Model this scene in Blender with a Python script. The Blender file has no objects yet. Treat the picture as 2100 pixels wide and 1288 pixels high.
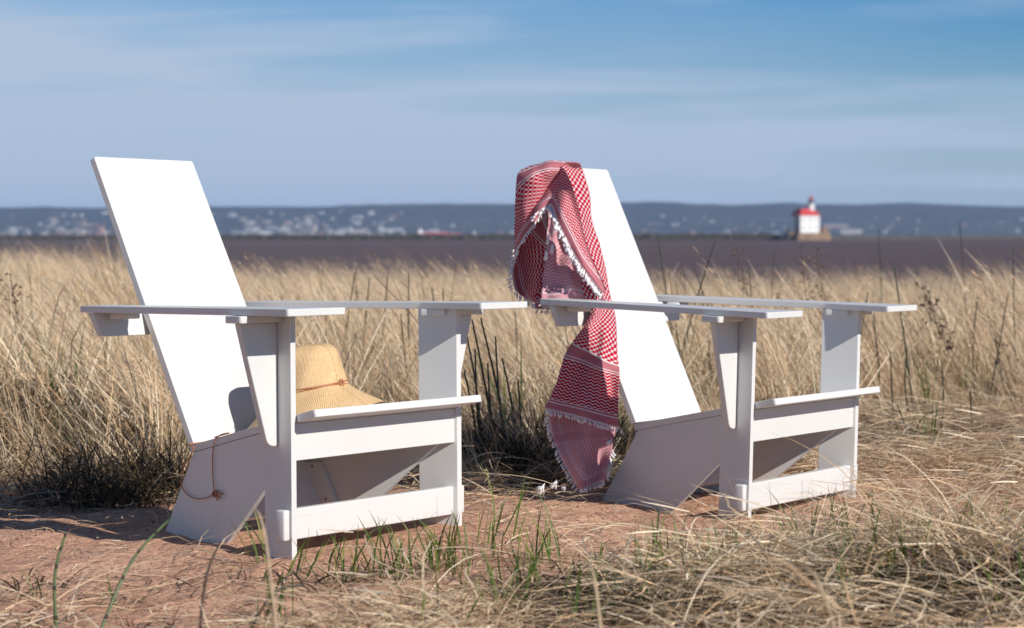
import bpy, bmesh, math, random
import numpy as np
from mathutils import Vector, Matrix, noise
R = math.radians
random.seed(7); rng = np.random.default_rng(7)
C = bpy.context.scene.collection
scene = bpy.context.scene

# ------------------------------------------------------------------ camera
F_PX, CAM_H, PITCH, ROLL, PPY = 4589.16, 0.7577, 0.0247, -0.001, 596.1
fw = Vector((0, math.cos(PITCH), -math.sin(PITCH))); up0 = Vector((0, math.sin(PITCH), math.cos(PITCH))); rt0 = Vector((1, 0, 0))
cx_ = rt0 * math.cos(ROLL) + up0 * math.sin(ROLL)
cy_ = up0 * math.cos(ROLL) - rt0 * math.sin(ROLL)
cam_d = bpy.data.cameras.new('camera'); cam = bpy.data.objects.new('camera', cam_d); C.objects.link(cam)
cam.matrix_world = Matrix(((cx_.x, cy_.x, -fw.x, 0), (cx_.y, cy_.y, -fw.y, 0), (cx_.z, cy_.z, -fw.z, CAM_H), (0, 0, 0, 1)))
cam_d.sensor_width = 36; cam_d.lens = F_PX / 2100 * 36
cam_d.shift_y = (PPY - 644) / 2100
cam_d.clip_start = 0.1; cam_d.clip_end = 40000
cam_d.dof.use_dof = True; cam_d.dof.focus_distance = 5.55; cam_d.dof.aperture_fstop = 5.8
scene.camera = cam

# ------------------------------------------------------------------ light
SUN_EL = R(30.5); SUN_AZ = R(-41.0)       # direction towards the sun, counted from +X
sun_dir = Vector((math.cos(SUN_AZ) * math.cos(SUN_EL), math.sin(SUN_AZ) * math.cos(SUN_EL), math.sin(SUN_EL)))
sl = bpy.data.lights.new('sun', 'SUN'); sl.energy = 4.6; sl.angle = R(0.55); sl.color = (1.0, 0.945, 0.865)
so = bpy.data.objects.new('sun', sl); C.objects.link(so); so.location = (20, -20, 30)
so.rotation_euler = sun_dir.to_track_quat('Z', 'Y').to_euler()

world = bpy.data.worlds.new('World'); scene.world = world; world.use_nodes = True
wt = world.node_tree; wt.nodes.clear()
def wn(t, **k):
    n = wt.nodes.new(t)
    for a, v in k.items(): setattr(n, a, v)
    return n
w_out = wn('ShaderNodeOutputWorld'); w_bg = wn('ShaderNodeBackground')
sky = wn('ShaderNodeTexSky', sky_type='NISHITA', sun_disc=False)
sky.sun_elevation = SUN_EL; sky.sun_rotation = math.atan2(sun_dir.x, sun_dir.y)
sky.air_density = 1.0; sky.dust_density = 0.3; sky.ozone_density = 3.0; sky.altitude = 200
w_bg.inputs['Strength'].default_value = 0.062
# thin streaky cirrus, drawn on the direction of view projected on a plane overhead
tc = wn('ShaderNodeTexCoord'); mp = wn('ShaderNodeMapping'); mp.inputs['Rotation'].default_value = (0, R(9), 0)
mp.inputs['Scale'].default_value = (3.0, 3.0, 36.0)
n1 = wn('ShaderNodeTexNoise'); n1.inputs['Scale'].default_value = 1.5; n1.inputs['Detail'].default_value = 7; n1.inputs['Roughness'].default_value = 0.5; n1.inputs['Distortion'].default_value = 0.35
mp2 = wn('ShaderNodeMapping'); mp2.inputs['Rotation'].default_value = (0, R(8), 0); mp2.inputs['Scale'].default_value = (2.0, 2.0, 7.0); mp2.inputs['Location'].default_value = (0.7, 0.1, 0.3)
n2 = wn('ShaderNodeTexNoise'); n2.inputs['Scale'].default_value = 1.6; n2.inputs['Detail'].default_value = 4; n2.inputs['Roughness'].default_value = 0.45
rmp = wn('ShaderNodeMapRange'); rmp.inputs['From Min'].default_value = 0.47; rmp.inputs['From Max'].default_value = 0.68; rmp.inputs['To Max'].default_value = 0.42; rmp.interpolation_type = 'SMOOTHSTEP'
rmp2 = wn('ShaderNodeMapRange'); rmp2.inputs['From Min'].default_value = 0.36; rmp2.inputs['From Max'].default_value = 0.66; rmp2.inputs['To Max'].default_value = 0.12; rmp2.interpolation_type = 'SMOOTHSTEP'
add = wn('ShaderNodeMath', operation='ADD', use_clamp=True)
mix = wn('ShaderNodeMix', data_type='RGBA'); mix.inputs['B'].default_value = (6.6, 8.2, 10.5, 1)
L = wt.links.new
L(tc.outputs['Generated'], mp.inputs['Vector']); L(mp.outputs[0], n1.inputs['Vector']); L(n1.outputs['Fac'], rmp.inputs['Value'])
L(tc.outputs['Generated'], mp2.inputs['Vector']); L(mp2.outputs[0], n2.inputs['Vector']); L(n2.outputs['Fac'], rmp2.inputs['Value'])
L(rmp.outputs[0], add.inputs[0]); L(rmp2.outputs[0], add.inputs[1]); sepd = wn('ShaderNodeSeparateXYZ'); L(tc.outputs['Generated'], sepd.inputs[0])
el = wn('ShaderNodeMapRange'); el.inputs['From Min'].default_value = 0.0; el.inputs['From Max'].default_value = 0.16; L(sepd.outputs[2], el.inputs['Value'])
tint = wn('ShaderNodeMix', data_type='RGBA'); tint.inputs['A'].default_value = (0.66, 0.90, 1.02, 1); tint.inputs['B'].default_value = (0.16, 0.80, 1.46, 1); L(el.outputs[0], tint.inputs['Factor'])
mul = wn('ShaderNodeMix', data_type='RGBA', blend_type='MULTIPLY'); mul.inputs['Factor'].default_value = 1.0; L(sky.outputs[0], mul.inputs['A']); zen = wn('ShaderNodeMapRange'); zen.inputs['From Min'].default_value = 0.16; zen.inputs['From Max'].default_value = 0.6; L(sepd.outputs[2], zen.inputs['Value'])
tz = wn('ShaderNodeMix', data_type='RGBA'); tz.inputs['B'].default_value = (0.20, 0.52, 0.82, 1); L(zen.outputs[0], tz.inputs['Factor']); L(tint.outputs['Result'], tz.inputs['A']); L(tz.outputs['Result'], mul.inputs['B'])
lr = wn('ShaderNodeMath', operation='MULTIPLY_ADD'); L(sepd.outputs[0], lr.inputs[0]); lr.inputs[1].default_value = -1.3; lr.inputs[2].default_value = 0.0
hzn = wn('ShaderNodeMapRange'); hzn.interpolation_type = 'SMOOTHSTEP'; hzn.inputs['From Min'].default_value = 0.0; hzn.inputs['From Max'].default_value = 0.135; hzn.inputs['To Min'].default_value = 0.95; hzn.inputs['To Max'].default_value = 0.04; L(sepd.outputs[2], hzn.inputs['Value'])
lr2 = wn('ShaderNodeMath', operation='ADD'); L(lr.outputs[0], lr2.inputs[0]); L(hzn.outputs[0], lr2.inputs[1])
add3 = wn('ShaderNodeMath', operation='ADD', use_clamp=True); L(add.outputs[0], add3.inputs[0]); L(lr2.outputs[0], add3.inputs[1])
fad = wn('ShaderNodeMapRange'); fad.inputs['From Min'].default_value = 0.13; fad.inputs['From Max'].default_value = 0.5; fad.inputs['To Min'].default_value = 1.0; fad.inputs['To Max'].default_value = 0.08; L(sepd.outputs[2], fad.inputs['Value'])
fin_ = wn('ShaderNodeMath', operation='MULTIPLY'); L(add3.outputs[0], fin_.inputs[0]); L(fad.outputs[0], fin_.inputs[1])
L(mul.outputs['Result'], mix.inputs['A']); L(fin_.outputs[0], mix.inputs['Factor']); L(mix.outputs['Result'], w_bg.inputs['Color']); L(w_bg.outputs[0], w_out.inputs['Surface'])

scene.view_settings.view_transform = 'Standard'; scene.view_settings.look = 'None'
scene.view_settings.exposure = 0.14; scene.view_settings.gamma = 1.0; scene.view_settings.use_curve_mapping = False
scene.cycles.use_denoising = True
scene.cycles.max_bounces = 8; scene.cycles.diffuse_bounces = 4; scene.cycles.transparent_max_bounces = 8
scene.cycles.volume_bounces = 1; scene.cycles.volume_step_rate = 4
scene.cycles.use_adaptive_sampling = True; scene.cycles.adaptive_threshold = 0.015

# ------------------------------------------------------------------ helpers
def P(px, py, D):
    """point at distance D (world y) seen at photograph position px, py (used to read places off the photograph)"""
    u = (px - 1050) / F_PX; v = (py - PPY) / F_PX
    d = fw + cx_ * u - cy_ * v
    return Vector((0, 0, CAM_H)) + d * (D / d.y)

def tag(o, label=None, cat=None, group=None, kind=None):
    if label: o['label'] = label
    if cat: o['category'] = cat
    if group: o['group'] = group
    if kind: o['kind'] = kind
    return o
def empty(name, loc=(0, 0, 0), rot=(0, 0, 0)):
    o = bpy.data.objects.new(name, None); C.objects.link(o); o.location = loc; o.rotation_euler = rot; o.empty_display_size = 0.1
    return o
def link(name, me, mats, parent=None, smooth=False):
    for m in (mats if isinstance(mats, (list, tuple)) else [mats]): me.materials.append(m)
    if smooth: me.polygons.foreach_set('use_smooth', [True] * len(me.polygons))
    o = bpy.data.objects.new(name, me); C.objects.link(o)
    if parent: o.parent = parent
    return o
def from_bm(name, bm, mats, parent=None, smooth=False):
    me = bpy.data.meshes.new(name); bm.normal_update(); bm.to_mesh(me); bm.free()
    return link(name, me, mats, parent, smooth)
def from_arrays(name, verts, faces, mats, parent=None, smooth=True, uv=None):
    me = bpy.data.meshes.new(name); me.from_pydata([tuple(v) for v in verts], [], faces); me.update()
    if uv is not None:
        l = me.uv_layers.new(name='UVMap'); idx = np.empty(len(me.loops), np.int32); me.loops.foreach_get('vertex_index', idx)
        l.data.foreach_set('uv', np.asarray(uv, np.float32)[idx].ravel())
    return link(name, me, mats, parent, smooth)

# materials
class NT:
    def __init__(s, name):
        s.m = bpy.data.materials.new(name); s.m.use_nodes = True; s.t = s.m.node_tree; s.t.nodes.clear()
        s.out = s.n('ShaderNodeOutputMaterial')
    def n(s, t, **k):
        x = s.t.nodes.new(t)
        for a, v in k.items(): setattr(x, a, v)
        return x
    def put(s, sock, v):
        if isinstance(v, bpy.types.NodeSocket): s.t.links.new(v, sock)
        elif v is not None: sock.default_value = v
    def M(s, op, a, b=None, c=None, clamp=False):
        x = s.n('ShaderNodeMath', operation=op, use_clamp=clamp)
        s.put(x.inputs[0], a)
        if b is not None: s.put(x.inputs[1], b)
        if c is not None: s.put(x.inputs[2], c)
        return x.outputs[0]
    def mix(s, f, a, b, mode='MIX'):
        x = s.n('ShaderNodeMix', data_type='RGBA', blend_type=mode)
        s.put(x.inputs['Factor'], f); s.put(x.inputs['A'], a if isinstance(a, bpy.types.NodeSocket) else (*a, 1)); s.put(x.inputs['B'], b if isinstance(b, bpy.types.NodeSocket) else (*b, 1))
        return x.outputs['Result']
    def noise(s, vec, scale, detail=4, rough=0.5, dist=0.0):
        x = s.n('ShaderNodeTexNoise'); s.put(x.inputs['Vector'], vec); x.inputs['Scale'].default_value = scale; x.inputs['Detail'].default_value = detail
        x.inputs['Roughness'].default_value = rough; x.inputs['Distortion'].default_value = dist; return x.outputs['Fac']
    def ramp(s, v, a, b, lo=0.0, hi=1.0):
        x = s.n('ShaderNodeMapRange'); s.put(x.inputs['Value'], v); x.inputs['From Min'].default_value = a; x.inputs['From Max'].default_value = b
        x.inputs['To Min'].default_value = lo; x.inputs['To Max'].default_value = hi; return x.outputs[0]
    def bump(s, h, strength, dist, prev=None):
        x = s.n('ShaderNodeBump'); s.put(x.inputs['Height'], h); x.inputs['Strength'].default_value = strength; x.inputs['Distance'].default_value = dist
        if prev is not None: s.put(x.inputs['Normal'], prev)
        return x.outputs[0]
    def obj(s): return s.n('ShaderNodeTexCoord').outputs['Object']
    def pos(s): return s.n('ShaderNodeNewGeometry').outputs['Position']
    def bsdf(s, col, rough=0.6, normal=None, spec=0.5, **k):
        x = s.n('ShaderNodeBsdfPrincipled'); s.put(x.inputs['Base Color'], col if isinstance(col, bpy.types.NodeSocket) else (*col, 1))
        s.put(x.inputs['Roughness'], rough); s.put(x.inputs['Specular IOR Level'], spec); s.put(x.inputs['Normal'], normal)
        for a, v in k.items(): s.put(x.inputs[a], v)
        s.t.links.new(x.outputs[0], s.out.inputs['Surface']); return x

def mat_white():
    t = NT('white_recycled_plastic'); o = t.obj()
    g = t.noise(o, 900, 3, 0.6); big = t.noise(o, 5, 4, 0.55)
    dirt = t.ramp(t.noise(o, 26, 6, 0.65), 0.62, 0.78, 0, 0.35)
    col = t.mix(t.ramp(big, 0.3, 0.7), (0.63, 0.63, 0.62), (0.665, 0.665, 0.65))
    col = t.mix(t.M('MULTIPLY', dirt, 0.25), col, (0.62, 0.57, 0.52))
    zz_ = t.n('ShaderNodeSeparateXYZ'); t.put(zz_.inputs[0], o)
    dust = t.M('MULTIPLY', t.ramp(zz_.outputs[2], 0.11, 0.0), t.ramp(t.noise(o, 38, 6, 0.7), 0.40, 0.62)); col = t.mix(t.M('MULTIPLY', dust, 0.20, clamp=True), col, (0.52, 0.33, 0.24))
    t.bsdf(col, t.ramp(g, 0.2, 0.8, 0.38, 0.52), t.bump(g, 0.28, 0.0006), 0.4); return t.m
def mat_simple(name, col, rough=0.6, var=0.15, scale=30, spec=0.4, bumpd=0.0):
    t = NT(name); o = t.obj(); n = t.noise(o, scale, 4, 0.55)
    c = t.mix(t.ramp(n, 0.3, 0.7), tuple(x * (1 - var) for x in col), tuple(min(1, x * (1 + var)) for x in col))
    t.bsdf(c, rough, t.bump(n, 0.5, bumpd) if bumpd else None, spec); return t.m
def mat_sand():
    t = NT('red_brown_sand'); p = t.pos()
    fine = t.noise(p, 900, 2, 0.7); mid = t.noise(p, 60, 5, 0.6); big = t.noise(p, 1.6, 4, 0.55)
    c = t.mix(t.ramp(big, 0.35, 0.65), (0.70, 0.39, 0.25), (0.82, 0.50, 0.34))
    c = t.mix(t.ramp(mid, 0.35, 0.7), c, (0.40, 0.215, 0.150))
    c = t.mix(t.ramp(fine, 0.58, 0.72, 0, 0.55), c, (0.72, 0.54, 0.43)); c = t.mix(t.ramp(fine, 0.42, 0.30, 0, 0.6), c, (0.19, 0.10, 0.07))
    sp_ = t.n('ShaderNodeSeparateXYZ'); t.put(sp_.inputs[0], p); dark_ground = t.M('MULTIPLY', t.ramp(sp_.outputs[1], 6.7, 7.6), t.ramp(big, 0.30, 0.5)); fgm = t.M('MULTIPLY', t.ramp(sp_.outputs[0], 0.25, 0.55), t.ramp(sp_.outputs[1], 4.95, 4.65)); dark_ground = t.M('MAXIMUM', dark_ground, t.M('MULTIPLY', fgm, 0.8, clamp=True), clamp=True)  # ground mixed to dark brown under the grass and at front right
    c = t.mix(dark_ground, c, (0.13, 0.085, 0.055)); b = t.bump(t.noise(p, 17, 4, 0.6), 0.6, 0.03); b = t.bump(mid, 0.7, 0.022, b); b = t.bump(fine, 0.5, 0.0018, b)
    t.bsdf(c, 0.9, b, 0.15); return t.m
def mat_blade(name, transl=0.35, rough=0.6):
    t = NT(name); a = t.n('ShaderNodeAttribute', attribute_name='tint'); 
    d = t.n('ShaderNodeBsdfPrincipled'); t.put(d.inputs['Base Color'], a.outputs['Color']); d.inputs['Roughness'].default_value = rough; d.inputs['Specular IOR Level'].default_value = 0.35
    tr = t.n('ShaderNodeBsdfTranslucent'); t.put(tr.inputs['Color'], a.outputs['Color'])
    mx = t.n('ShaderNodeMixShader'); mx.inputs[0].default_value = transl
    t.t.links.new(d.outputs[0], mx.inputs[1]); t.t.links.new(tr.outputs[0], mx.inputs[2]); t.t.links.new(mx.outputs[0], t.out.inputs['Surface']); return t.m
def mat_water():
    t = NT('brown_lake_water'); p = t.pos()
    mp = t.n('ShaderNodeMapping'); t.put(mp.inputs['Vector'], p); mp.inputs['Scale'].default_value = (0.35, 1.0, 1.0)
    w = t.noise(mp.outputs[0], 0.8, 6, 0.65, 0.3); mq = t.n('ShaderNodeMapping'); t.put(mq.inputs['Vector'], p); mq.inputs['Scale'].default_value = (0.03, 0.16, 1.0); w2 = t.noise(mq.outputs[0], 1.0, 6, 0.7)  # long streaks: waves and sky reflection put into the base colour
    foam = t.ramp(t.noise(mp.outputs[0], 0.22, 5, 0.7), 0.66, 0.74, 0, 0.75)
    c = t.mix(t.ramp(w2, 0.35, 0.65), (0.085, 0.055, 0.045), (0.185, 0.122, 0.10)); c = t.mix(foam, c, (0.5, 0.42, 0.42))
    t.bsdf(c, 0.55, t.bump(w, 1.0, 0.35), 0.22); return t.m
WHITE = mat_white(); SAND = mat_sand(); STRAW = mat_blade('dry_grass_blade', 0.16); GREENB = mat_blade('green_grass_blade', 0.35, 0.45)

# ------------------------------------------------------------------ terrain, water, hills
def hill_(x, y, cx, cy, sx, sy, h): return h * math.exp(-((x - cx) / sx) ** 2 - ((y - cy) / sy) ** 2)
def ground_z(x, y):
    z = 0.0
    if y < 60:
        n = noise.noise
        z += 0.016 * n(Vector((x * 1.1, y * 1.1, 0.3))) + 0.014 * n(Vector((x * 3.7, y * 3.7, 4.1))) + 0.009 * n(Vector((x * 9.5, y * 9.5, 7.7))) + (0.004 * n(Vector((x * 24, y * 24, 1.7))) if y < 9 else 0)
        z += hill_(x, y, 0.62, 5.95, 0.35, 0.25, 0.006) + hill_(x, y, -0.5, 5.4, 0.6, 0.6, 0.012) + hill_(x, y, 1.0, 4.35, 0.45, 0.35, 0.10) + hill_(x, y, 0.35, 4.1, 0.5, 0.3, 0.03)
        z += hill_(x, y, -0.05, 5.9, 0.25, 0.35, 0.025)
        z += hill_(x, y, -1.75, 7.5, 0.45, 0.5, 0.14) - hill_(x, y, -1.1, 7.2, 0.45, 0.35, 0.05)
        for lx, ly in ((-0.55, 5.02), (-0.52, 5.6), (0.60, 5.85), (-0.26, 5.55)): z += hill_(x, y, lx, ly, 0.10, 0.08, 0.012)
        if y > 8:
            px = max(-2000, min(4000, 1050 + F_PX * x / y)); k = min(1, (y - 8) / 14); k = k * k * (3 - 2 * k)
            z += k * (-0.16 - 0.13 / (1 + math.exp(-(px - 1150) / 120)) + 0.11 / (1 + math.exp((px - 320) / 60))) + 0.04 * n(Vector((x * 0.3, y * 0.3, 2)))
    if y > 30: z -= min(4.5, (y - 30) * 0.13)
    return z
def spread(lo, hi, step, far_lo, far_hi, grow):
    a = list(np.arange(lo, hi + 1e-6, step)); s = step; v = a[-1]
    while v < far_hi: s *= grow; v += s; a.append(v)
    s = step; v = a[0]; b = []
    while v > far_lo: s *= grow; v -= s; b.append(v)
    return b[::-1] + a
gx = spread(-1.5, 1.7, 0.016, -9000, 9000, 1.12); gy = spread(4.0, 7.4, 0.018, -60, 11000, 1.06)
nx, ny = len(gx), len(gy)
vs = [(x, y, ground_z(x, y)) for y in gy for x in gx]
fs = [(j * nx + i, j * nx + i + 1, (j + 1) * nx + i + 1, (j + 1) * nx + i) for j in range(ny - 1) for i in range(nx - 1)]
tag(from_arrays('sand_ground', vs, fs, SAND), kind='structure')
WATER_Z = -1.9
tag(from_arrays('lake_water', [(-9000, 44, WATER_Z), (9000, 44, WATER_Z), (9000, 9500, WATER_Z), (-9000, 9500, WATER_Z)], [(0, 1, 2, 3)], mat_water(), smooth=False), kind='structure')

def hill_h(x, y):
    t = (y - 6000) / 2400
    if t <= 0: return WATER_Z - 6
    ridge = 104 + 16 * noise.noise(Vector((x / 900, 1.3, 0))) + 9 * noise.noise(Vector((x / 260, 4.3, 0))) + 4 * math.sin(x / 800 + 1) + 2.0 * noise.noise(Vector((x / 70, 9, 0)))
    ridge += 10 * math.exp(-((x - 1250) / 500) ** 2)
    s = min(1, t); s = s * s * (3 - 2 * s)
    return WATER_Z - 1 + ridge * (0.10 * min(1, t * 12) + 0.90 * s) * 1.08 + 3.5 * noise.noise(Vector((x / 110, y / 110, 1)))
hx = np.linspace(-4200, 4200, 420); hy = np.linspace(5980, 8600, 60)
vs = [(x, y, hill_h(x, y)) for y in hy for x in hx]; n_ = len(hx)
fs = [(j * n_ + i, j * n_ + i + 1, (j + 1) * n_ + i + 1, (j + 1) * n_ + i) for j in range(len(hy) - 1) for i in range(n_ - 1)]
def mat_hill():
    t = NT('wooded_hillside'); p = t.pos(); a = t.noise(p, 0.012, 6, 0.65); b = t.noise(p, 0.05, 5, 0.75)
    c = t.mix(t.ramp(a, 0.35, 0.65), (0.028, 0.038, 0.034), (0.080, 0.075, 0.062)); c = t.mix(t.ramp(b, 0.5, 0.75, 0, 0.7), c, (0.16, 0.14, 0.125))
    sz = t.n('ShaderNodeSeparateXYZ'); t.put(sz.inputs[0], p); town = t.M('MULTIPLY', t.ramp(t.noise(p, 0.045, 3, 0.8), 0.56, 0.64), t.ramp(sz.outputs[2], 85, 30), clamp=True)
    c = t.mix(t.M('MULTIPLY', town, t.ramp(a, 0.42, 0.56), clamp=True), c, (0.42, 0.39, 0.37))
    t.bsdf(c, 0.95, t.bump(b, 1.0, 14.0), 0.05); return t.m
tag(from_arrays('far_hills', vs, fs, mat_hill()), kind='structure')

# haze: one closed box round camera and scene
hz = NT('haze_air'); pv = hz.n('ShaderNodeVolumePrincipled'); pv.inputs['Density'].default_value = 6.5e-5; pv.inputs['Color'].default_value = (0.46, 0.66, 1.0, 1); pv.inputs['Anisotropy'].default_value = 0.0
hz.t.links.new(pv.outputs[0], hz.out.inputs['Volume'])
bm = bmesh.new(); bmesh.ops.create_cube(bm, size=1.0); bmesh.ops.transform(bm, matrix=Matrix.Translation((0, 5400, 66)) @ Matrix.Diagonal((19000, 11400, 150, 1)), verts=bm.verts)
tag(from_bm('haze', bm, hz.m), kind='stuff')

# ------------------------------------------------------------------ far town
pal = {'white': (0.58, 0.57, 0.56), 'tan': (0.46, 0.38, 0.31), 'brick': (0.36, 0.18, 0.14), 'grey': (0.38, 0.38, 0.40), 'dark': (0.08, 0.08, 0.09)}
PAL = {k: mat_simple('far_wall_' + k, v, 0.85, 0.06, 0.05) for k, v in pal.items()}
def add_box(bm, x0, x1, y0, y1, z0, z1, mi=0):
    v = [bm.verts.new(p) for p in ((x0, y0, z0), (x1, y0, z0), (x1, y1, z0), (x0, y1, z0), (x0, y0, z1), (x1, y0, z1), (x1, y1, z1), (x0, y1, z1))]
    for f in ((0, 3, 2, 1), (4, 5, 6, 7), (0, 1, 5, 4), (1, 2, 6, 5), (2, 3, 7, 6), (3, 0, 4, 7)): bm.faces.new([v[i] for i in f]).material_index = mi
def house_mesh(kind, wall):
    bm = bmesh.new()
    if kind == 0:                                            # gabled house
        add_box(bm, -7, 7, -5, 5, -4, 7)
        a = [bm.verts.new(p) for p in ((-7.6, -5.6, 6.8), (7.6, -5.6, 6.8), (7.6, 5.6, 6.8), (-7.6, 5.6, 6.8), (-7.6, 0, 11), (7.6, 0, 11))]
        for f in ((0, 1, 5, 4), (2, 3, 4, 5), (0, 4, 3), (1, 2, 5), (3, 2, 1, 0)): bm.faces.new([a[i] for i in f]).material_index = 1
        add_box(bm, 2, 3.4, 1, 2.4, 8, 12.4, 0)
    elif kind == 1:                                          # flat block with a stair tower
        add_box(bm, -12, 12, -7, 7, -4, 14); add_box(bm, -3, 3, -4, 2, 14, 17.5); add_box(bm, -12.4, 12.4, -7.4, 7.4, 13.4, 14.5, 1)
        for k in range(4): add_box(bm, -10.5, 10.5, -7.12, -7.0, 0.8 + k * 3.3, 2.2 + k * 3.3, 1)
    else:                                                    # long low shed
        add_box(bm, -22, 22, -9, 9, -4, 8)
        a = [bm.verts.new(p) for p in ((-22.5, -9.6, 7.8), (22.5, -9.6, 7.8), (22.5, 9.6, 7.8), (-22.5, 9.6, 7.8), (-22.5, 0, 11), (22.5, 0, 11))]
        for f in ((0, 1, 5, 4), (2, 3, 4, 5), (0, 4, 3), (1, 2, 5), (3, 2, 1, 0)): bm.faces.new([a[i] for i in f]).material_index = 1
    me = bpy.data.meshes.new('far_building'); bm.normal_update(); bm.to_mesh(me); bm.free()
    me.materials.append(PAL[wall]); me.materials.append(PAL['dark' if kind != 2 else 'grey']); return me
HM = {(k, w): house_mesh(k, w) for k in range(3) for w in ('white', 'tan', 'brick', 'grey')}
KN = {0: 'gabled house', 1: 'flat roofed block', 2: 'long low shed'}
def put_building(px, D, kind, wall, s=1.0, sx=1.0, label=None):
    x = (px - 1050) / F_PX * D
    o = bpy.data.objects.new(('far_house', 'apartment_block', 'warehouse')[kind], HM[(kind, wall)]); C.objects.link(o)
    o.location = (x, D, hill_h(x, D)); o.scale = (s * sx, s, s); o.rotation_euler.z = R(random.uniform(-25, 25))
    if label: tag(o, label, 'building')
    else:
        zone = 'left of left chair back' if px < 200 else 'right of left chair back' if px < 640 else 'above left chair far arm' if px < 860 else 'between ship and scarf' if px < 1060 else 'between scarf and lighthouse' if px < 1630 else 'right of the lighthouse'
        lev = 'by far shore' if D < 6200 else 'low on far slope' if D < 6600 else 'high on far slope'
        tag(o, 'tiny %s %s %s, %s' % (wall, KN[kind], lev, zone), 'building', group='%s %ss %s, %s' % (wall, KN[kind], lev, zone))
big = [(515, 6150, 1, 'white', 1.2, 1.0, 'white block near the far shore, first tall one right of the hatted chair'),
       (632, 6200, 1, 'tan', 1.1, 1.7, 'widest tan block on the far shore above the dark breakwater'),
       (585, 6220, 1, 'white', 1.0, 1.2, 'pale block just left of the widest tan block'),
       (490, 6080, 2, 'grey', 1.0, 0.8, 'grey shed by the water right of the hatted chair back'),
       (545, 6120, 2, 'white', 0.9, 0.9, 'long white shed between pale blocks on the far shore'),
       (690, 6100, 2, 'white', 1.0, 1.0, 'white shed right of the widest tan block'),
       (200, 6130, 1, 'brick', 1.5, 0.8, 'brick block seen just left of the hatted chair back'),
       (28, 6100, 1, 'white', 1.0, 0.6, 'white block near the far shore by the picture edge'),
       (160, 6140, 2, 'tan', 1.2, 0.8, 'tan shed left of the brick block across the water'),
       (1745, 6100, 2, 'tan', 1.2, 1.1, 'pinkish long shed on the shore right of the lighthouse'),
       (1590, 6100, 2, 'grey', 0.6, 0.8, 'grey shed on the shore left of the lighthouse'),
       (1490, 6120, 1, 'white', 0.7, 1.0, 'small white block across the water left of the lighthouse'),
       (1715, 6500, 2, 'brick', 1.0, 1.6, 'long reddish shed halfway up the hill right of the lighthouse'),
       (800, 6150, 1, 'white', 0.8, 0.7, 'single white block left of the red ship'),
       (2086, 6120, 1, 'white', 0.9, 0.5, 'lone white block on the shore at the far right')]
for a in big: put_building(*a)
for i in range(275):
    u = random.random()
    px = random.gauss(600, 190) if u < 0.5 else (random.uniform(0, 2100) if u < 0.85 else random.gauss(90, 90))
    if not 0 < px < 2100: px = random.uniform(0, 1060)
    lim = 0.75 if px < 1100 else 0.55
    D = 6060 + 1900 * lim * (random.random() ** 1.9)
    kind = random.choices((0, 1, 2), (0.62, 0.28, 0.10))[0]
    put_building(px, D, kind, random.choices(('white', 'tan', 'brick', 'grey'), (0.5, 0.2, 0.13, 0.17))[0], random.uniform(0.36, 0.78) * (1.1 if px < 1100 else 0.85))

# ------------------------------------------------------------------ breakwater, lighthouse, ship
ROCK = mat_simple('dark_breakwater_stone', (0.085, 0.075, 0.06), 0.95, 0.4, 0.4, 0.1)
CONC = mat_simple('weathered_brown_concrete', (0.27, 0.18, 0.125), 0.9, 0.25, 0.3, 0.1)
LWHITE = mat_simple('white_painted_wall', (0.80, 0.80, 0.78), 0.6, 0.03, 0.5); LRED = mat_simple('red_roof_paint', (0.55, 0.045, 0.04), 0.5, 0.1, 0.5)
BLACK = mat_simple('black_iron', (0.02, 0.02, 0.022), 0.5, 0.2, 3); LGLASS = mat_simple('lantern_glass', (0.10, 0.12, 0.14), 0.1, 0.1, 2, 0.8)
def W(px, D, z=0): p = P(px, 482, D); return Vector((p.x, D, z))
bm = bmesh.new()
def rock_ridge(bm, x0, x1, D0, D1, n, top, wid):
    ring = []
    for i in range(n + 1):
        t = i / n; x = x0 + (x1 - x0) * t; y = D0 + (D1 - D0) * t
        j = lambda a: random.uniform(-a, a)
        ring.append([bm.verts.new(p) for p in ((x + j(.6), y - wid, WATER_Z - 1), (x + j(.6), y - wid * .5 + j(.5), WATER_Z + top * 0.55 + j(.4)), (x + j(.6), y - wid * .15, WATER_Z + top + j(.35)), (x + j(.6), y + wid * .3, WATER_Z + top + j(.35)), (x, y + wid, WATER_Z - 1))])
    for a, b in zip(ring, ring[1:]):
        for k in range(4): bm.faces.new((a[k], b[k], b[k + 1], a[k + 1]))
rock_ridge(bm, W(-200, 1500).x, W(1600, 1170).x, 1500, 1170, 260, 3.3, 4.5)
tag(from_bm('breakwater', bm, ROCK), 'long low dark stone breakwater running across the water to the lighthouse', 'breakwater')
bm = bmesh.new(); rock_ridge(bm, W(1700, 1160).x, W(2500, 2600).x, 1160, 2600, 160, 1.9, 4)
tag(from_bm('breakwater', bm, ROCK), 'thin dark breakwater beyond the lighthouse on its right hand side', 'breakwater')
LD = 1150; lc = W(1652, LD, WATER_Z)
lh = empty('lighthouse', lc, (0, 0, R(20))); lh.scale = (1.05, 1.05, 1.05); tag(lh, 'white lighthouse with red roof and round tower at the breakwater end', 'lighthouse')
def part(name, mat, parent, fn, bevel=0, smooth=False, loc=None):
    bm = bmesh.new(); fn(bm)
    if bevel: bmesh.ops.bevel(bm, geom=bm.edges[:], offset=bevel, segments=3, profile=0.5, affect='EDGES', clamp_overlap=True)
    o = from_bm(name, bm, mat, parent, smooth)
    if loc: o.location = loc
    return o
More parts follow.
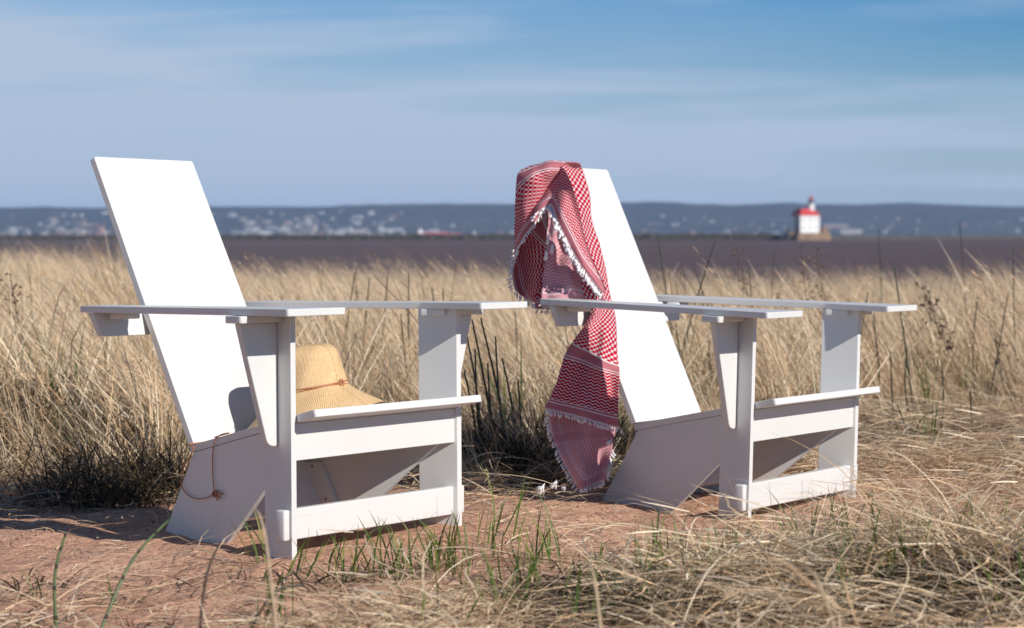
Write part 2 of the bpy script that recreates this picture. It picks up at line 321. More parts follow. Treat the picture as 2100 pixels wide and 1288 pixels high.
def cyl(bm, x, y, z0, z1, r0, r1, n=20):
    a = [bm.verts.new((x + r0 * math.cos(2 * math.pi * i / n), y + r0 * math.sin(2 * math.pi * i / n), z0)) for i in range(n)]
    b = [bm.verts.new((x + r1 * math.cos(2 * math.pi * i / n), y + r1 * math.sin(2 * math.pi * i / n), z1)) for i in range(n)]
    for i in range(n): bm.faces.new((a[i], a[(i + 1) % n], b[(i + 1) % n], b[i]))
    bm.faces.new(a[::-1]); bm.faces.new(b)
part('concrete_crib', CONC, lh, lambda b: (add_box(b, -7.5, 10.5, -6.5, 6.5, -1, 3.6), add_box(b, 6.8, 9.8, -5, 3, 3.6, 6.2)), 0.12)
part('house_wall', LWHITE, lh, lambda b: add_box(b, -5.2, 5.2, -4.6, 4.6, 3.6, 12.4), 0.08)
def mans(b):
    lo = [b.verts.new(p) for p in ((-5.9, -5.2, 12.2), (5.9, -5.2, 12.2), (5.9, 5.2, 12.2), (-5.9, 5.2, 12.2))]
    hi = [b.verts.new(p) for p in ((-3.6, -2.8, 15.3), (2.2, -2.8, 15.3), (2.2, 2.8, 15.3), (-3.6, 2.8, 15.3))]
    for i in range(4): b.faces.new((lo[i], lo[(i + 1) % 4], hi[(i + 1) % 4], hi[i]))
    b.faces.new(lo[::-1]); b.faces.new(hi)
part('roof', LRED, lh, mans)
part('tower', LWHITE, lh, lambda b: cyl(b, 2.0, -1.8, 12.6, 18.2, 1.75, 1.5), smooth=False)
part('gallery', BLACK, lh, lambda b: cyl(b, 2.0, -1.8, 18.2, 18.5, 2.0, 2.0))
part('lantern_room', LGLASS, lh, lambda b: cyl(b, 2.0, -1.8, 18.5, 20.2, 1.15, 1.15, 10))
part('lantern_roof', LRED, lh, lambda b: (cyl(b, 2.0, -1.8, 20.2, 21.6, 1.45, 0.25, 12), cyl(b, 2.0, -1.8, 21.6, 22.6, 0.08, 0.08, 6)))
for k, (xx, zz) in enumerate(((-3.4, 5.6), (0, 5.6), (3.4, 5.6), (-3.4, 9.4), (0, 9.4), (3.4, 9.4))):
    wi = part('window', BLACK, lh, lambda b: add_box(b, xx - .3, xx + .3, -4.72, -4.62, zz, zz + 1.1))
bc = W(1613, LD - 6, WATER_Z)
bo = empty('channel_beacon', bc); tag(bo, 'black squat marker standing in the water left of the lighthouse', 'beacon')
part('mooring_cell', BLACK, bo, lambda b: cyl(b, 0, 0, -1, 3.4, 2.2, 2.0)); part('mast', BLACK, bo, lambda b: (cyl(b, 0.9, 0, 3.4, 6.0, .7, .45, 8), cyl(b, 0.9, 0, 6.0, 6.7, .9, .1, 8)))
bk_ = W(1633, LD - 4, WATER_Z)
bo = empty('landing_derrick', bk_); tag(bo, 'dark upright derrick against the left end of the lighthouse base', 'derrick')
part('post', BLACK, bo, lambda b: cyl(b, 0, 0, 0, 12.5, .55, .4, 8)); part('winch_house', BLACK, bo, lambda b: add_box(b, -1.1, 1.1, -1, 1, 1.6, 5.2), 0.1)
part('ladder_platform', CONC, bo, lambda b: add_box(b, -3.8, -1.2, -1.5, 1.5, -1, 4.4), 0.1)
SHIPD = 2900; sh = empty('cargo_ship', W(896, SHIPD, WATER_Z)); tag(sh, 'long low red ship lying beyond the breakwater between the two chairs', 'ship')
def hull(b):
    prof = [(-29, 0.2), (-27, 3.6), (-20, 4.6), (18, 4.6), (26, 3.2), (30, 0.15)]
    lo = [(b.verts.new((x, -w * .8, -1)), b.verts.new((x, w * .8, -1))) for x, w in prof]; hi = [(b.verts.new((x * 1.02, -w, 5.2)), b.verts.new((x * 1.02, w, 5.2))) for x, w in prof]
    for i in range(5):
        b.faces.new((lo[i][0], lo[i + 1][0], hi[i + 1][0], hi[i][0])); b.faces.new((lo[i + 1][1], lo[i][1], hi[i][1], hi[i + 1][1])); b.faces.new((hi[i][0], hi[i + 1][0], hi[i + 1][1], hi[i][1]))
part('hull', mat_simple('faded_red_hull', (0.50, 0.07, 0.07), 0.6, 0.1, 0.3), sh, hull)
part('deck_house', LWHITE, sh, lambda b: (add_box(b, -24, -18, -3, 3, 5.2, 9), add_box(b, -23, -20, -2, 2, 9, 11)), 0.1)
part('hatch_cover', LRED, sh, lambda b: [add_box(b, -14 + k * 8, -8 + k * 8, -3, 3, 5.2, 6.4) for k in range(4)], 0.1)

# ------------------------------------------------------------------ chairs (local: x forward, y across, z up)
SP = 0.2346; HW = 0.31; TH = 0.018
def Yx(x): return HW + SP * x
def slab(bm, pts, off):
    """closed prism from a polygon (list of 3-D points) pushed along vector off"""
    a = [bm.verts.new(p) for p in pts]; b = [bm.verts.new(Vector(p) + Vector(off)) for p in pts]; n = len(pts)
    bm.faces.new(a[::-1]); bm.faces.new(b)
    for i in range(n): bm.faces.new((a[i], a[(i + 1) % n], b[(i + 1) % n], b[i]))
    bmesh.ops.recalc_face_normals(bm, faces=bm.faces)
def board(name, parent, pts, off, bev=0.0028, mat=None):
    bm = bmesh.new(); slab(bm, pts, off)
    bmesh.ops.bevel(bm, geom=bm.edges[:], offset=bev, segments=3, profile=0.5, affect='EDGES', clamp_overlap=True)
    o = from_bm(name, bm, mat or WHITE, parent); me = o.data
    # smooth only the rounded edge faces
    for p in me.polygons: p.use_smooth = p.area < 0.0022
    return o
def rc(pts2, r=0.012, n=4, which=None):
    """2-D polygon with rounded corners"""
    out = []; m = len(pts2)
    for i, p in enumerate(pts2):
        if which is not None and i not in which: out.append(p); continue
        p = Vector(p); a = (Vector(pts2[i - 1]) - p); b = (Vector(pts2[(i + 1) % m]) - p); rr = min(r, a.length * .45, b.length * .45)
        p0 = p + a.normalized() * rr; p1 = p + b.normalized() * rr
        for k in range(n + 1):
            t = k / n; q = p0 * (1 - t) ** 2 + p * 2 * t * (1 - t) + p1 * t * t; out.append((q.x, q.y))
    return out
HA, TA = 0.559, 0.0165
ZS, SS, XB, BL = 0.3283, 0.2242, 0.4356, 0.4815
ZB = ZS - SS * XB
def seat_z(x): return ZS + SS * x
SCREW = mat_simple('steel_screw', (0.25, 0.25, 0.26), 0.35, 0.1, 200, 0.6)
def make_chair(nm, loc, rot, label):
    t = empty(nm, loc, rot); tag(t, label, 'chair', 'white plank lounge chairs on the sand')
    # backrest: one wide board that runs down between the side panels; n = its front normal
    nrm = Vector((1, 0, BL)).normalized()
    bkx = lambda z: -XB - BL * (z - ZB)
    hw = lambda z: 0.1884 + (0.1808 - 0.1884) * (z - ZB) / (0.9523 - ZB)
    zlo, zhi = 0.045, 0.9523
    poly = rc([(-hw(ZB) , ZB + 0.004), (hw(ZB), ZB + 0.004), (hw(zhi), zhi), (-hw(zhi), zhi)], 0.008, 4, (2, 3))
    board('backrest', t, [(bkx(z), y, z) for y, z in poly], -nrm * 0.018)
    lo = [(-(Yx(bkx(zlo)) - TH - .002), zlo), ((Yx(bkx(zlo)) - TH - .002), zlo), ((Yx(bkx(ZB)) - TH - .002), ZB - 0.019), (-(Yx(bkx(ZB)) - TH - .002), ZB - 0.019)]
    board('lower_back_board', t, [(bkx(z), y, z) for y, z in lo], -nrm * 0.018)
    # seat board with an overhanging rounded front lip
    sx0, sx1 = -XB + 0.002, 0.0677
    nu = Vector((-SS, 0, 1)).normalized()
    sp = [(sx0, -Yx(sx0)), (-0.106, -Yx(-0.106)), (0.0015, -(HW - 0.0006)), (0.012, -(HW + .004)), (sx1, -(HW + 0.014)), (sx1, HW + 0.014), (0.012, HW + .004), (0.0015, HW - 0.0006), (-0.106, Yx(-0.106)), (sx0, Yx(sx0))]
    sp = rc(sp, 0.010, 4, (4, 5))
    board('seat', t, [(x, y, seat_z(x)) for x, y in sp], -nu * 0.018, 0.0035)
    # side panels with a raked rear foot and a cut-away underside
    zt = lambda x: seat_z(x) - 0.0195
    prof = [(-0.4175, zt(-0.4175)), (-0.562, -0.02), (-0.562, -0.05), (-0.315, -0.05), (-0.290, -0.005), (-0.125, 0.146), (-0.03, 0.226), (-0.012, 0.226), (-0.012, zt(-0.012))]
    for s in (-1, 1):
        board('side_panel', t, [(x, s * (Yx(x) - 0.0006), z) for x, z in prof], (0, -s * 0.0175, 0), 0.002)
    # front legs: planks outside the panels
    for s in (-1, 1):
        lp = rc([(-0.1044, -0.06), (0, -0.06), (0, HA - 0.0005), (-0.1044, HA - 0.0005)], 0.004, 2)
        board('front_leg', t, [(x, s * Yx(x), z) for x, z in lp], (0, s * TH, 0), 0.0028)
    # arms
    for s in (-1, 1):
        ap = rc([(-0.672, 0.238), (-0.0998, 0.286), (0.1135, 0.263), (0.1135, 0.466), (-0.672, 0.3435)], 0.009, 4)
        board('armrest', t, [(x, s * y, HA) for x, y in ap], (0, 0, TA), 0.003)
        # wedge shaped gusset on the outer face of the leg
        gx_ = -0.0497; yo = HW + SP * gx_ + TH + 0.0006
        gp = rc([(yo, 0.252), (yo, HA - 0.0185), (yo + 0.127, HA - 0.0185), (yo + 0.035, 0.258)], 0.014, 4, (0, 3))
        board('gusset', t, [(gx_, s * y, z) for y, z in gp], (-0.0175, 0, 0), 0.0028)
        cp = rc([(-0.0919, 0), (-0.0264, 0), (-0.0264, 0.145), (-0.0919, 0.145)], 0.012, 4, (2, 3))
        board('arm_cleat', t, [(x, s * (Yx(x) + TH + 0.0006 + y), HA - 0.0175) for x, y in cp], (0, 0, 0.0168), 0.003)
        cp = rc([(-0.0919, 0), (-0.0264, 0), (-0.0264, 0.009), (-0.0919, 0.009)], 0.003, 2)
        board('arm_cleat_end', t, [(x, s * (Yx(x) - 0.0006 - y), HA - 0.0175) for x, y in cp], (0, 0, 0.0168), 0.002)
        # rear cleat joining arm and cross rail
        board('rear_cleat', t, [(-0.597, s * 0.235, HA - 0.0165), (-0.597, s * 0.315, HA - 0.0165), (-0.560, s * 0.305, HA - 0.0165), (-0.560, s * 0.245, HA - 0.0165)], (0, 0, 0.0160), 0.004)
    cr = rc([(-0.3511, HA - 0.001), (-0.3312, 0.5), (0.3312, 0.5), (0.3511, HA - 0.001)], 0.008, 4, (1, 2))
    board('cross_rail', t, [(-0.6125 + 0.2035 * (0.559 - z) - 0.004, y, z) for y, z in cr], (-0.018, 0, 0), 0.003)
    ax = -0.0066
    board('apron', t, [(ax, -(Yx(ax) - .001), 0.221), (ax, (Yx(ax) - .001), 0.221), (ax, (Yx(ax) - .001), seat_z(ax) - 0.0195), (ax, -(Yx(ax) - .001), seat_z(ax) - 0.0195)], (-0.0045, 0, 0), 0.0016)
    sx_ = -0.0103; z0, z1 = 0.0384, 0.1098
    board('stretcher', t, [(sx_, -(Yx(sx_) - .0012), z0), (sx_, (Yx(sx_) - .0012), z0), (sx_, (Yx(sx_) - .0012), z1), (sx_, -(Yx(sx_) - .0012), z1)], (-0.021, 0, 0), 0.0028)
    for s in (-1, 1):
        y0 = Yx(-0.02) + TH + 0.0035
        tp = [(-0.034, y0, z0), (-0.006, y0, z0), (-0.006, y0, z1), (-0.034, y0, z1)]
        board('tenon', t, [(x, s * y, z) for x, y, z in tp], (0, s * 0.021, 0), 0.0045)
    # inner cleat on the far side panel, two screws
    def fin(x): return Yx(x) - 0.0181
    cl = [(-0.4105, 0.163), (-0.3620, 0.055), (-0.3085, 0.055), (-0.3570, 0.163)]
    for s in (1, -1):
        c = board('inner_cleat', t, [(x, s * (fin(x) - .0005), z) for x, z in cl], (0, -s * 0.016, 0), 0.002)
        for x, z in ((-0.3768, 0.152), (-0.3390, 0.068)):
            bm = bmesh.new()
            y = s * (fin(x) - 0.0172)
            v = [bm.verts.new((x + 0.0048 * math.cos(a), y, z + 0.0048 * math.sin(a))) for a in np.linspace(0, 2 * math.pi, 17)[:-1]]
            v2 = [bm.verts.new((x + 0.0034 * math.cos(a), y - s * .0012, z + 0.0034 * math.sin(a))) for a in np.linspace(0, 2 * math.pi, 17)[:-1]]
            for i in range(16): bm.faces.new((v[i], v[(i + 1) % 16], v2[(i + 1) % 16], v2[i]))
            bm.faces.new(v2); bmesh.ops.recalc_face_normals(bm, faces=bm.faces); from_bm('screw', bm, SCREW, c)
    return t
LROT = (-0.0059, -0.0108, -0.6161); RROT = (-0.0054, 0.0266, -0.5985)
chair_a = make_chair('lounge_chair', (-0.3165, 5.3956, 0.0152), LROT, 'white plank lounge chair with a straw hat on its seat')
chair_b = make_chair('lounge_chair', (0.8100, 6.1884, -0.0152), RROT, 'white plank lounge chair with a red and white scarf over its back')
from mathutils import Euler
MA = Matrix.Translation((-0.3165, 5.3956, 0.0152)) @ Euler(LROT).to_matrix().to_4x4()
MB = Matrix.Translation((0.8100, 6.1884, -0.0152)) @ Euler(RROT).to_matrix().to_4x4()

# ------------------------------------------------------------------ straw hat
def mat_hat():
    t = NT('woven_straw'); uv = t.n('ShaderNodeTexCoord').outputs['UV']; sep = t.n('ShaderNodeSeparateXYZ'); t.put(sep.inputs[0], uv); u, v = sep.outputs[0], sep.outputs[1]
    st = t.M('SINE', t.M('ADD', t.M('MULTIPLY', u, 2 * math.pi * 150), t.M('MULTIPLY', t.M('FLOOR', t.M('DIVIDE', v, 0.0047)), 2.1)))
    n = t.noise(t.obj(), 240, 3, 0.6); n2 = t.noise(t.obj(), 60, 3, 0.6)
    c = t.mix(t.ramp(st, -0.7, 0.8), (0.48, 0.285, 0.12), (0.77, 0.53, 0.27)); c = t.mix(t.ramp(n, 0.35, 0.7, 0, 0.75), c, (0.82, 0.60, 0.35)); c = t.mix(t.ramp(n2, 0.5, 0.75, 0, 0.3), c, (0.55, 0.34, 0.15))
    t.bsdf(c, 0.5, t.bump(st, 0.55, 0.0007, t.bump(n, 0.4, 0.0008)), 0.35); return t.m
hp = []   # hat profile r, z
for a in np.linspace(0, 1, 12): hp.append((0.046 * a, 0.200 - 0.007 * a * a))
for a in np.linspace(0.1, 1, 10): hp.append((0.046 + 0.037 * math.sin(a * math.pi / 2), 0.193 - 0.040 * (1 - math.cos(a * math.pi / 2))))
for a in np.linspace(0.1, 1, 12): hp.append((0.083 + 0.008 * a ** 1.2, 0.153 - 0.069 * a))
for a in np.linspace(0.06, 1, 16): hp.append((0.091 + 0.080 * a, 0.084 - 0.066 * (a ** 0.8) - 0.010 * a * a))
hp = np.array(hp); seg = np.r_[0, np.cumsum(np.hypot(*np.diff(hp, axis=0).T))]
NV_, NU_ = 250, 144; sv = np.linspace(0, seg[-1], NV_); rr = np.interp(sv, seg, hp[:, 0]); zz = np.interp(sv, seg, hp[:, 1])
k9 = np.ones(9) / 9; rs = np.convolve(np.pad(rr, 4, mode='edge'), k9, 'valid'); zs_ = np.convolve(np.pad(zz, 4, mode='edge'), k9, 'valid'); rs[0] = 0.0004
dr, dz = np.gradient(rs), np.gradient(zs_); nl = np.hypot(dr, dz); nrx, nrz = -dz / nl, dr / nl
ridge = 0.0007 * np.abs(np.sin(sv / 0.0047 * math.pi))
V = []; UVs = []
for j in range(NV_):
    for i in range(NU_ + 1):
        a = 2 * math.pi * i / NU_; w = max(0, (rs[j] - 0.085) / 0.09)
        r = (rs[j] - nrx[j] * ridge[j] * -1) * (1 + 0.03 * math.sin(2 * a + 0.6) * min(1, rs[j] / .08)) + 0.0012 * math.sin(7 * a + sv[j] * 60)
        z = zs_[j] + nrz[j] * ridge[j] * -1 * -1 + w * (0.012 * math.sin(2 * a + 1.0) + 0.006 * math.sin(3 * a)) - 0.010 * math.exp(-((rs[j] * math.cos(a) - .0) / .05) ** 2 - ((rs[j] * math.sin(a)) / .016) ** 2) * (zs_[j] > .15)
        V.append((r * math.cos(a), r * math.sin(a), z)); UVs.append((i / NU_, sv[j]))
Fc = [(j * (NU_ + 1) + i, (j + 1) * (NU_ + 1) + i, (j + 1) * (NU_ + 1) + i + 1, j * (NU_ + 1) + i + 1) for j in range(NV_ - 1) for i in range(NU_)]
HC = Vector((-0.245, 0.05, 0)); HC.z = seat_z(HC.x) + 0.004
hat_m = MA @ Matrix.Translation(HC) @ Matrix.Rotation(-math.atan(SS) * 0.8, 4, 'Y') @ Matrix.Rotation(R(2), 4, 'X')
hat = empty('sun_hat'); hat.matrix_world = hat_m; tag(hat, 'woven straw sun hat with a leather cord resting on the left chair seat', 'hat')
HATM = mat_hat(); LEATH = mat_simple('brown_leather_cord', (0.42, 0.17, 0.085), 0.5, 0.2, 120)
crown_rows = int(NV_ * (seg[33] / seg[-1]))
from_arrays('crown', V[:(crown_rows + 1) * (NU_ + 1)], [f for f in Fc if f[1] < (crown_rows + 1) * (NU_ + 1)], HATM, hat, True, UVs[:(crown_rows + 1) * (NU_ + 1)])
o0 = crown_rows * (NU_ + 1)
from_arrays('brim', V[o0:], [tuple(i - o0 for i in f) for f in Fc if f[0] >= o0], HATM, hat, True, UVs[o0:])
for o in hat.children:
    md = o.modifiers.new('thickness', 'SOLIDIFY'); md.thickness = 0.0016; md.offset = -1
def tube(bm, pts, rad, n=8, closed=False, cap=True):
    pts = [Vector(p) for p in pts]; rings = []; m = len(pts); prev = None
    for i, p in enumerate(pts):
        if closed: t = pts[(i + 1) % m] - pts[i - 1]
        else: t = pts[min(i + 1, m - 1)] - pts[max(i - 1, 0)]
        t.normalize()
        if prev is None: a = t.orthogonal().normalized()
        else: a = (prev - t * prev.dot(t)).normalized()
        prev = a; b = t.cross(a); r = rad[i] if hasattr(rad, '__len__') else rad
        rings.append([bm.verts.new(p + (a * math.cos(2 * math.pi * k / n) + b * math.sin(2 * math.pi * k / n)) * r) for k in range(n)])
    for i in range(m if closed else m - 1):
        A, B = rings[i], rings[(i + 1) % m]
        for k in range(n): bm.faces.new((A[k], A[(k + 1) % n], B[(k + 1) % n], B[k]))
    if cap and not closed: bm.faces.new(rings[0][::-1]); bm.faces.new(rings[-1])
def catmull(pts, n=8):
    pts = [Vector(p) for p in pts]; out = []
    for i in range(len(pts) - 1):
        p0, p1, p2, p3 = pts[max(i - 1, 0)], pts[i], pts[i + 1], pts[min(i + 2, len(pts) - 1)]
        for k in range(n):
            t = k / n; out.append(0.5 * ((2 * p1) + (p2 - p0) * t + (2 * p0 - 5 * p1 + 4 * p2 - p3) * t * t + (3 * p1 - p0 - 3 * p2 + p3) * t ** 3))
    return out + [pts[-1]]
for k, (r_, z_) in enumerate(((0.0925, 0.089), (0.0935, 0.082))):
    bm = bmesh.new(); tube(bm, [(r_ * (1 + 0.03 * math.sin(2 * a + .6)) * math.cos(a), r_ * (1 + 0.03 * math.sin(2 * a + .6)) * math.sin(a), z_ + 0.003 * math.sin(a * 2 + k * 2)) for a in np.linspace(0, 2 * math.pi, 65)[:-1]], 0.0017, 8, True)
    from_bm('band_cord', bm, LEATH, hat, True)
hi = hat_m.inverted()
# knot on the band where it faces the camera
bm = bmesh.new(); ka = R(5); tube(bm, [(0.0965 * math.cos(ka), 0.0965 * math.sin(ka) + 0.006 * math.cos(a), 0.086 + 0.0085 * math.sin(a)) for a in np.linspace(0, 2 * math.pi, 15)[:-1]], 0.0024, 8, True)
from_bm('band_knot', bm, LEATH, hat, True)
def on_panel(px, py, off=0.006):
    """point on the near side panel of chair_a seen at px, py"""
    o = Vector((0, 0, CAM_H)); d = P(px, py, 5.0) - o
    n_ = MA.to_3x3() @ Vector((-SP, -1, 0)).normalized(); q = MA @ Vector((0, -HW, 0)) + n_ * off
    return o + d * ((q - o).dot(n_) / d.dot(n_))
bm = bmesh.new()
inner = [hi @ (MA @ Vector(p)) for p in ((-0.33, -0.06, seat_z(-0.33) + .006), (-0.355, -0.14, seat_z(-0.355) + .005), (-0.352, -0.205, seat_z(-0.352) + .005))]
path = inner + [hi @ on_panel(*p) for p in ((470, 888, .003), (452, 892, .005), (440, 905, .006), (436, 940, .005), (437, 985, .005), (440, 1008, .006))]
tube(bm, catmull(path, 6), 0.0015, 6)
path = [hi @ on_panel(*p) for p in ((440, 1012, .008), (420, 1022, .007), (395, 1021, .006), (376, 1004, .006), (371, 982, .006), (379, 952, .006), (392, 932, .007), (398, 916, .004))] + [hi @ (MA @ Vector((-0.4355, -0.205, ZB + .004))), hi @ (MA @ Vector((-0.43, -0.12, ZB + .006)))]
tube(bm, catmull(path, 6), 0.0015, 6)
from_bm('chin_cord', bm, LEATH, hat, True)
bm = bmesh.new()
k0 = hi @ on_panel(441, 1012, .009)
for da in range(4):
    a = da * 1.2; tube(bm, [k0 + Vector((0.006 * math.cos(a + b), 0.005 * math.sin(b) * math.cos(a), 0.007 * math.sin(b + a))) for b in np.linspace(0, 2 * math.pi, 11)[:-1]], 0.0021, 6, True)
for e in ((458, 1012), (452, 1022), (447, 1027)): tube(bm, [k0, hi @ on_panel(*e, .008)], 0.0018, 6)
from_bm('cord_knot', bm, LEATH, hat, True)

# ------------------------------------------------------------------ scarf
def mat_scarf(name, rev):
    t = NT(name); sep = t.n('ShaderNodeSeparateXYZ'); t.put(sep.inputs[0], t.n('ShaderNodeTexCoord').outputs['UV']); a, b = sep.outputs[0], sep.outputs[1]
    M = t.M
    d = M('MINIMUM', a, b); al = M('MAXIMUM', a, b)
    def band(x, lo, hi): return M('MULTIPLY', M('GREATER_THAN', x, lo), M('LESS_THAN', x, hi))
    pink = M('ADD', M('ADD', band(a, 0.005, 0.025), band(b, 0.005, 0.025)), M('ADD', band(a, 0.150, 0.172), band(b, 0.150, 0.172)))
    thin = M('ADD', band(d, 0.029, 0.0325), band(d, 0.144, 0.147))
    tri = M('PINGPONG', al, 0.0060)
    zz = M('LESS_THAN', M('FRACT', M('DIVIDE', M('ADD', d, M('MULTIPLY', tri, 0.90)), 0.0086)), 0.70)
    zig = M('MULTIPLY', zz, band(d, 0.035, 0.141))
    pr = M('MULTIPLY', M('SINE', M('MULTIPLY', a, math.pi / 0.0080)), M('SINE', M('MULTIPLY', b, math.pi / 0.0080)))
    diag = M('LESS_THAN', M('FRACT', M('DIVIDE', M('ADD', a, b), 0.016)), 0.22)
    chk = M('MULTIPLY', M('MAXIMUM', M('GREATER_THAN', pr, -0.04), M('MULTIPLY', diag, M('GREATER_THAN', pr, -0.75))), M('GREATER_THAN', d, 0.177))
    red = M('ADD', M('ADD', zig, chk), thin, clamp=True)
    n = t.noise(t.obj(), 500, 2, 0.6)
    white = t.mix(n, (0.70, 0.61, 0.64), (0.84, 0.77, 0.79))
    c = t.mix(red, white, (0.50, 0.005, 0.030))
    c = t.mix(M('MULTIPLY', pink, 0.8, clamp=True), c, (0.50, 0.065, 0.10))
    if rev: c = t.mix(0.50, c, (0.74, 0.48, 0.53))
    weave = M('ADD', M('SINE', M('MULTIPLY', a, 6.283 / 0.0016)), M('SINE', M('MULTIPLY', b, 6.283 / 0.0016)))
    pb = t.n('ShaderNodeBsdfPrincipled'); t.put(pb.inputs['Base Color'], c); pb.inputs['Roughness'].default_value = 0.9; pb.inputs['Specular IOR Level'].default_value = 0.15
    t.put(pb.inputs['Normal'], t.bump(t.noise(t.obj(), 90, 4, 0.6), 0.5, 0.004, t.bump(weave, 0.3, 0.0006)))
    tr = t.n('ShaderNodeBsdfTranslucent'); t.put(tr.inputs['Color'], c); mx = t.n('ShaderNodeMixShader'); mx.inputs[0].default_value = 0.18
    t.t.links.new(pb.outputs[0], mx.inputs[1]); t.t.links.new(tr.outputs[0], mx.inputs[2]); t.t.links.new(mx.outputs[0], t.out.inputs['Surface']); return t.m
SC_F, SC_R = mat_scarf('scarf_cloth_face', False), mat_scarf('scarf_cloth_reverse', True)
FR = mat_simple('white_cotton_fringe', (0.80, 0.76, 0.78), 0.9, 0.08, 300, 0.1)
scarf = empty('scarf', (0.50, 6.55, 0.95)); tag(scarf, 'red and white checked cotton scarf with white fringe hanging over the right chair', 'scarf')
S0 = Vector((0.50, 6.55, 0.95))
NRM = Vector((1, 0, BL)).normalized()
def board_depth(px, py, off=0.012):
    """world y on the backrest plane of chair_b (pushed forward by off) at px, py; left of the board's edge the depth of that edge"""
    n_ = MB.to_3x3() @ NRM; q = MB @ Vector((-XB, 0, ZB)) + n_ * off; o = Vector((0, 0, CAM_H))
    ex = 1308 - (870 - py) * 0.378
    px = max(px, ex); d = P(px, py, 6.0) - o
    return (o + d * ((q - o).dot(n_) / d.dot(n_))).y
TOPD = (MB @ Vector((-XB - BL * (0.95 - ZB), -0.18, 0.95))).y
def bicubic(G, mu, mv):
    """G rows x cols x k control grid -> fine grid by Catmull-Rom"""
    def cr(A, m):
        n = len(A); out = []
        for i in range(n - 1):
            p0, p1, p2, p3 = A[max(i - 1, 0)], A[i], A[i + 1], A[min(i + 2, n - 1)]
            for k in range(m):
                t = k / m; out.append(0.5 * (2 * p1 + (p2 - p0) * t + (2 * p0 - 5 * p1 + 4 * p2 - p3) * t * t + (3 * p1 - p0 - 3 * p2 + p3) * t ** 3))
        out.append(A[-1]); return np.array(out)
    H = cr(G, mu); return cr(H.transpose(1, 0, 2), mv).transpose(1, 0, 2)
def fringe(line, down, step=0.0058, ln=0.0135, r=0.0026):
    """small knotted drops along a hem (3-D points, local to scarf)"""
    fr_bm = bmesh.new(); pts = catmull(line, 10); acc = 0
    for i in range(1, len(pts)):
        seg_ = (pts[i] - pts[i - 1]).length; acc += seg_
        while acc >= step:
            acc -= step; p = pts[i] + Vector((random.uniform(-1, 1), random.uniform(-1, 1), random.uniform(-1, 1))) * 0.0018
            dn = (Vector(down) + Vector((random.uniform(-.5, .5), random.uniform(-.5, .4), random.uniform(-.2, .3)))).normalized(); l = ln * random.uniform(.75, 1.2)
            tube(fr_bm, [p - dn * 0.002, p + dn * l * .25, p + dn * l * .5, p + dn * l * .72, p + dn * l * .9, p + dn * l], [r * .35, r * .45, r * .85, r * 1.1, r * .95, r * .4], 6)
    tag(from_bm('fringe', fr_bm, FR, scarf, True), kind='stuff')
def patch(name, rows, mat, mu=10, mv=8, wr=0.0016, ffreq=0, famp=0, thick=0.0013):
    """rows: list of rows of (px, py, world-y, a, b)"""
    G = []
    for row in rows:
        r_ = []
        for px, py, D, a, b in row: p = P(px, py, D) - S0; r_.append((p.x, p.y, p.z, a, b))
        G.append(r_)
    H = bicubic(np.array(G, float), mu, mv); nr, nc = H.shape[:2]
    for j in range(nr):
        for i in range(nc):
            x, y, z, a, b = H[j, i]; fade = min(1, j / 3)
            H[j, i, 1] += fade * 0.010 * noise.noise(Vector((x * 19 + z * 4, z * 6, 3.3))) + wr * 2.2 * noise.noise(Vector((x * 34, z * 22, a * 9))) * 1.6 + famp * math.sin(i / (nc - 1) * ffreq + 0.5 * noise.noise(Vector((0, 0, z * 9))) * 3)
            H[j, i, 0] += wr * noise.noise(Vector((x * 26, z * 26, 7 + a * 5)))
    V = H[:, :, :3].reshape(-1, 3); UV = H[:, :, 3:].reshape(-1, 2)
    F = [(j * nc + i, j * nc + i + 1, (j + 1) * nc + i + 1, (j + 1) * nc + i) for j in range(nr - 1) for i in range(nc - 1)]
    o = from_arrays(name, V, F, mat, scarf, True, UV); o.location = (0, 0, 0)
    md = o.modifiers.new('thickness', 'SOLIDIFY'); md.thickness = thick
    return H
bd = board_depth
K = 1 / 728.0      # metres per photograph pixel at the scarf
# C: the checked length that runs down the board and ends in stripe, zigzag and hem
def rowC(xl, xr, yl, yr, b, fold=0.012, n=7, extra=0.0, bl_=None):
    out = []
    for k in range(n):
        t = k / (n - 1); px = xl + (xr - xl) * t; py = yl + (yr - yl) * t
        bb = b if bl_ is None else bl_ + (b - bl_) * t
        D = bd(px, py, 0.010) - fold * (0.5 + 0.5 * math.sin(t * 11 + py * 0.018)) - extra
        out.append((px + (0 if n < 7 else 3 * math.sin(py * .05 + t * 7)), py, D, 0.6 + t * 0.13, bb))
    return out
rowsC = []
for (xl, xr, yl, yr, b) in ((1140, 1178, 392, 392, 1.06), (1132, 1184, 352, 352, 1.0)):
    rowsC.append([(px, py, D + 0.075, a, b_) for px, py, D, a, b_ in rowC(xl, xr, yl, yr, b, 0.004)])
rowsC.append([(px, py, TOPD + 0.030 + 0.06 * (px - 1110) / 90, a, b_) for px, py, D, a, b_ in rowC(1128, 1190, 330, 334, 0.955)])
for (xl, xr, yl, yr, b) in ((1124, 1197, 346, 350, 0.92), (1134, 1206, 400, 400, 0.845), (1152, 1216, 450, 450, 0.775), (1170, 1228, 500, 500, 0.705), (1186, 1241, 550, 550, 0.635), (1200, 1252, 600, 600, 0.565)):
    rowsC.append(rowC(xl, xr, yl, yr, b))
rowsC.append(rowC(1212, 1257, 636, 640, 0.512, 0.008))
rowsC.append(rowC(1196, 1264, 668, 676, 0.45, 0.018))
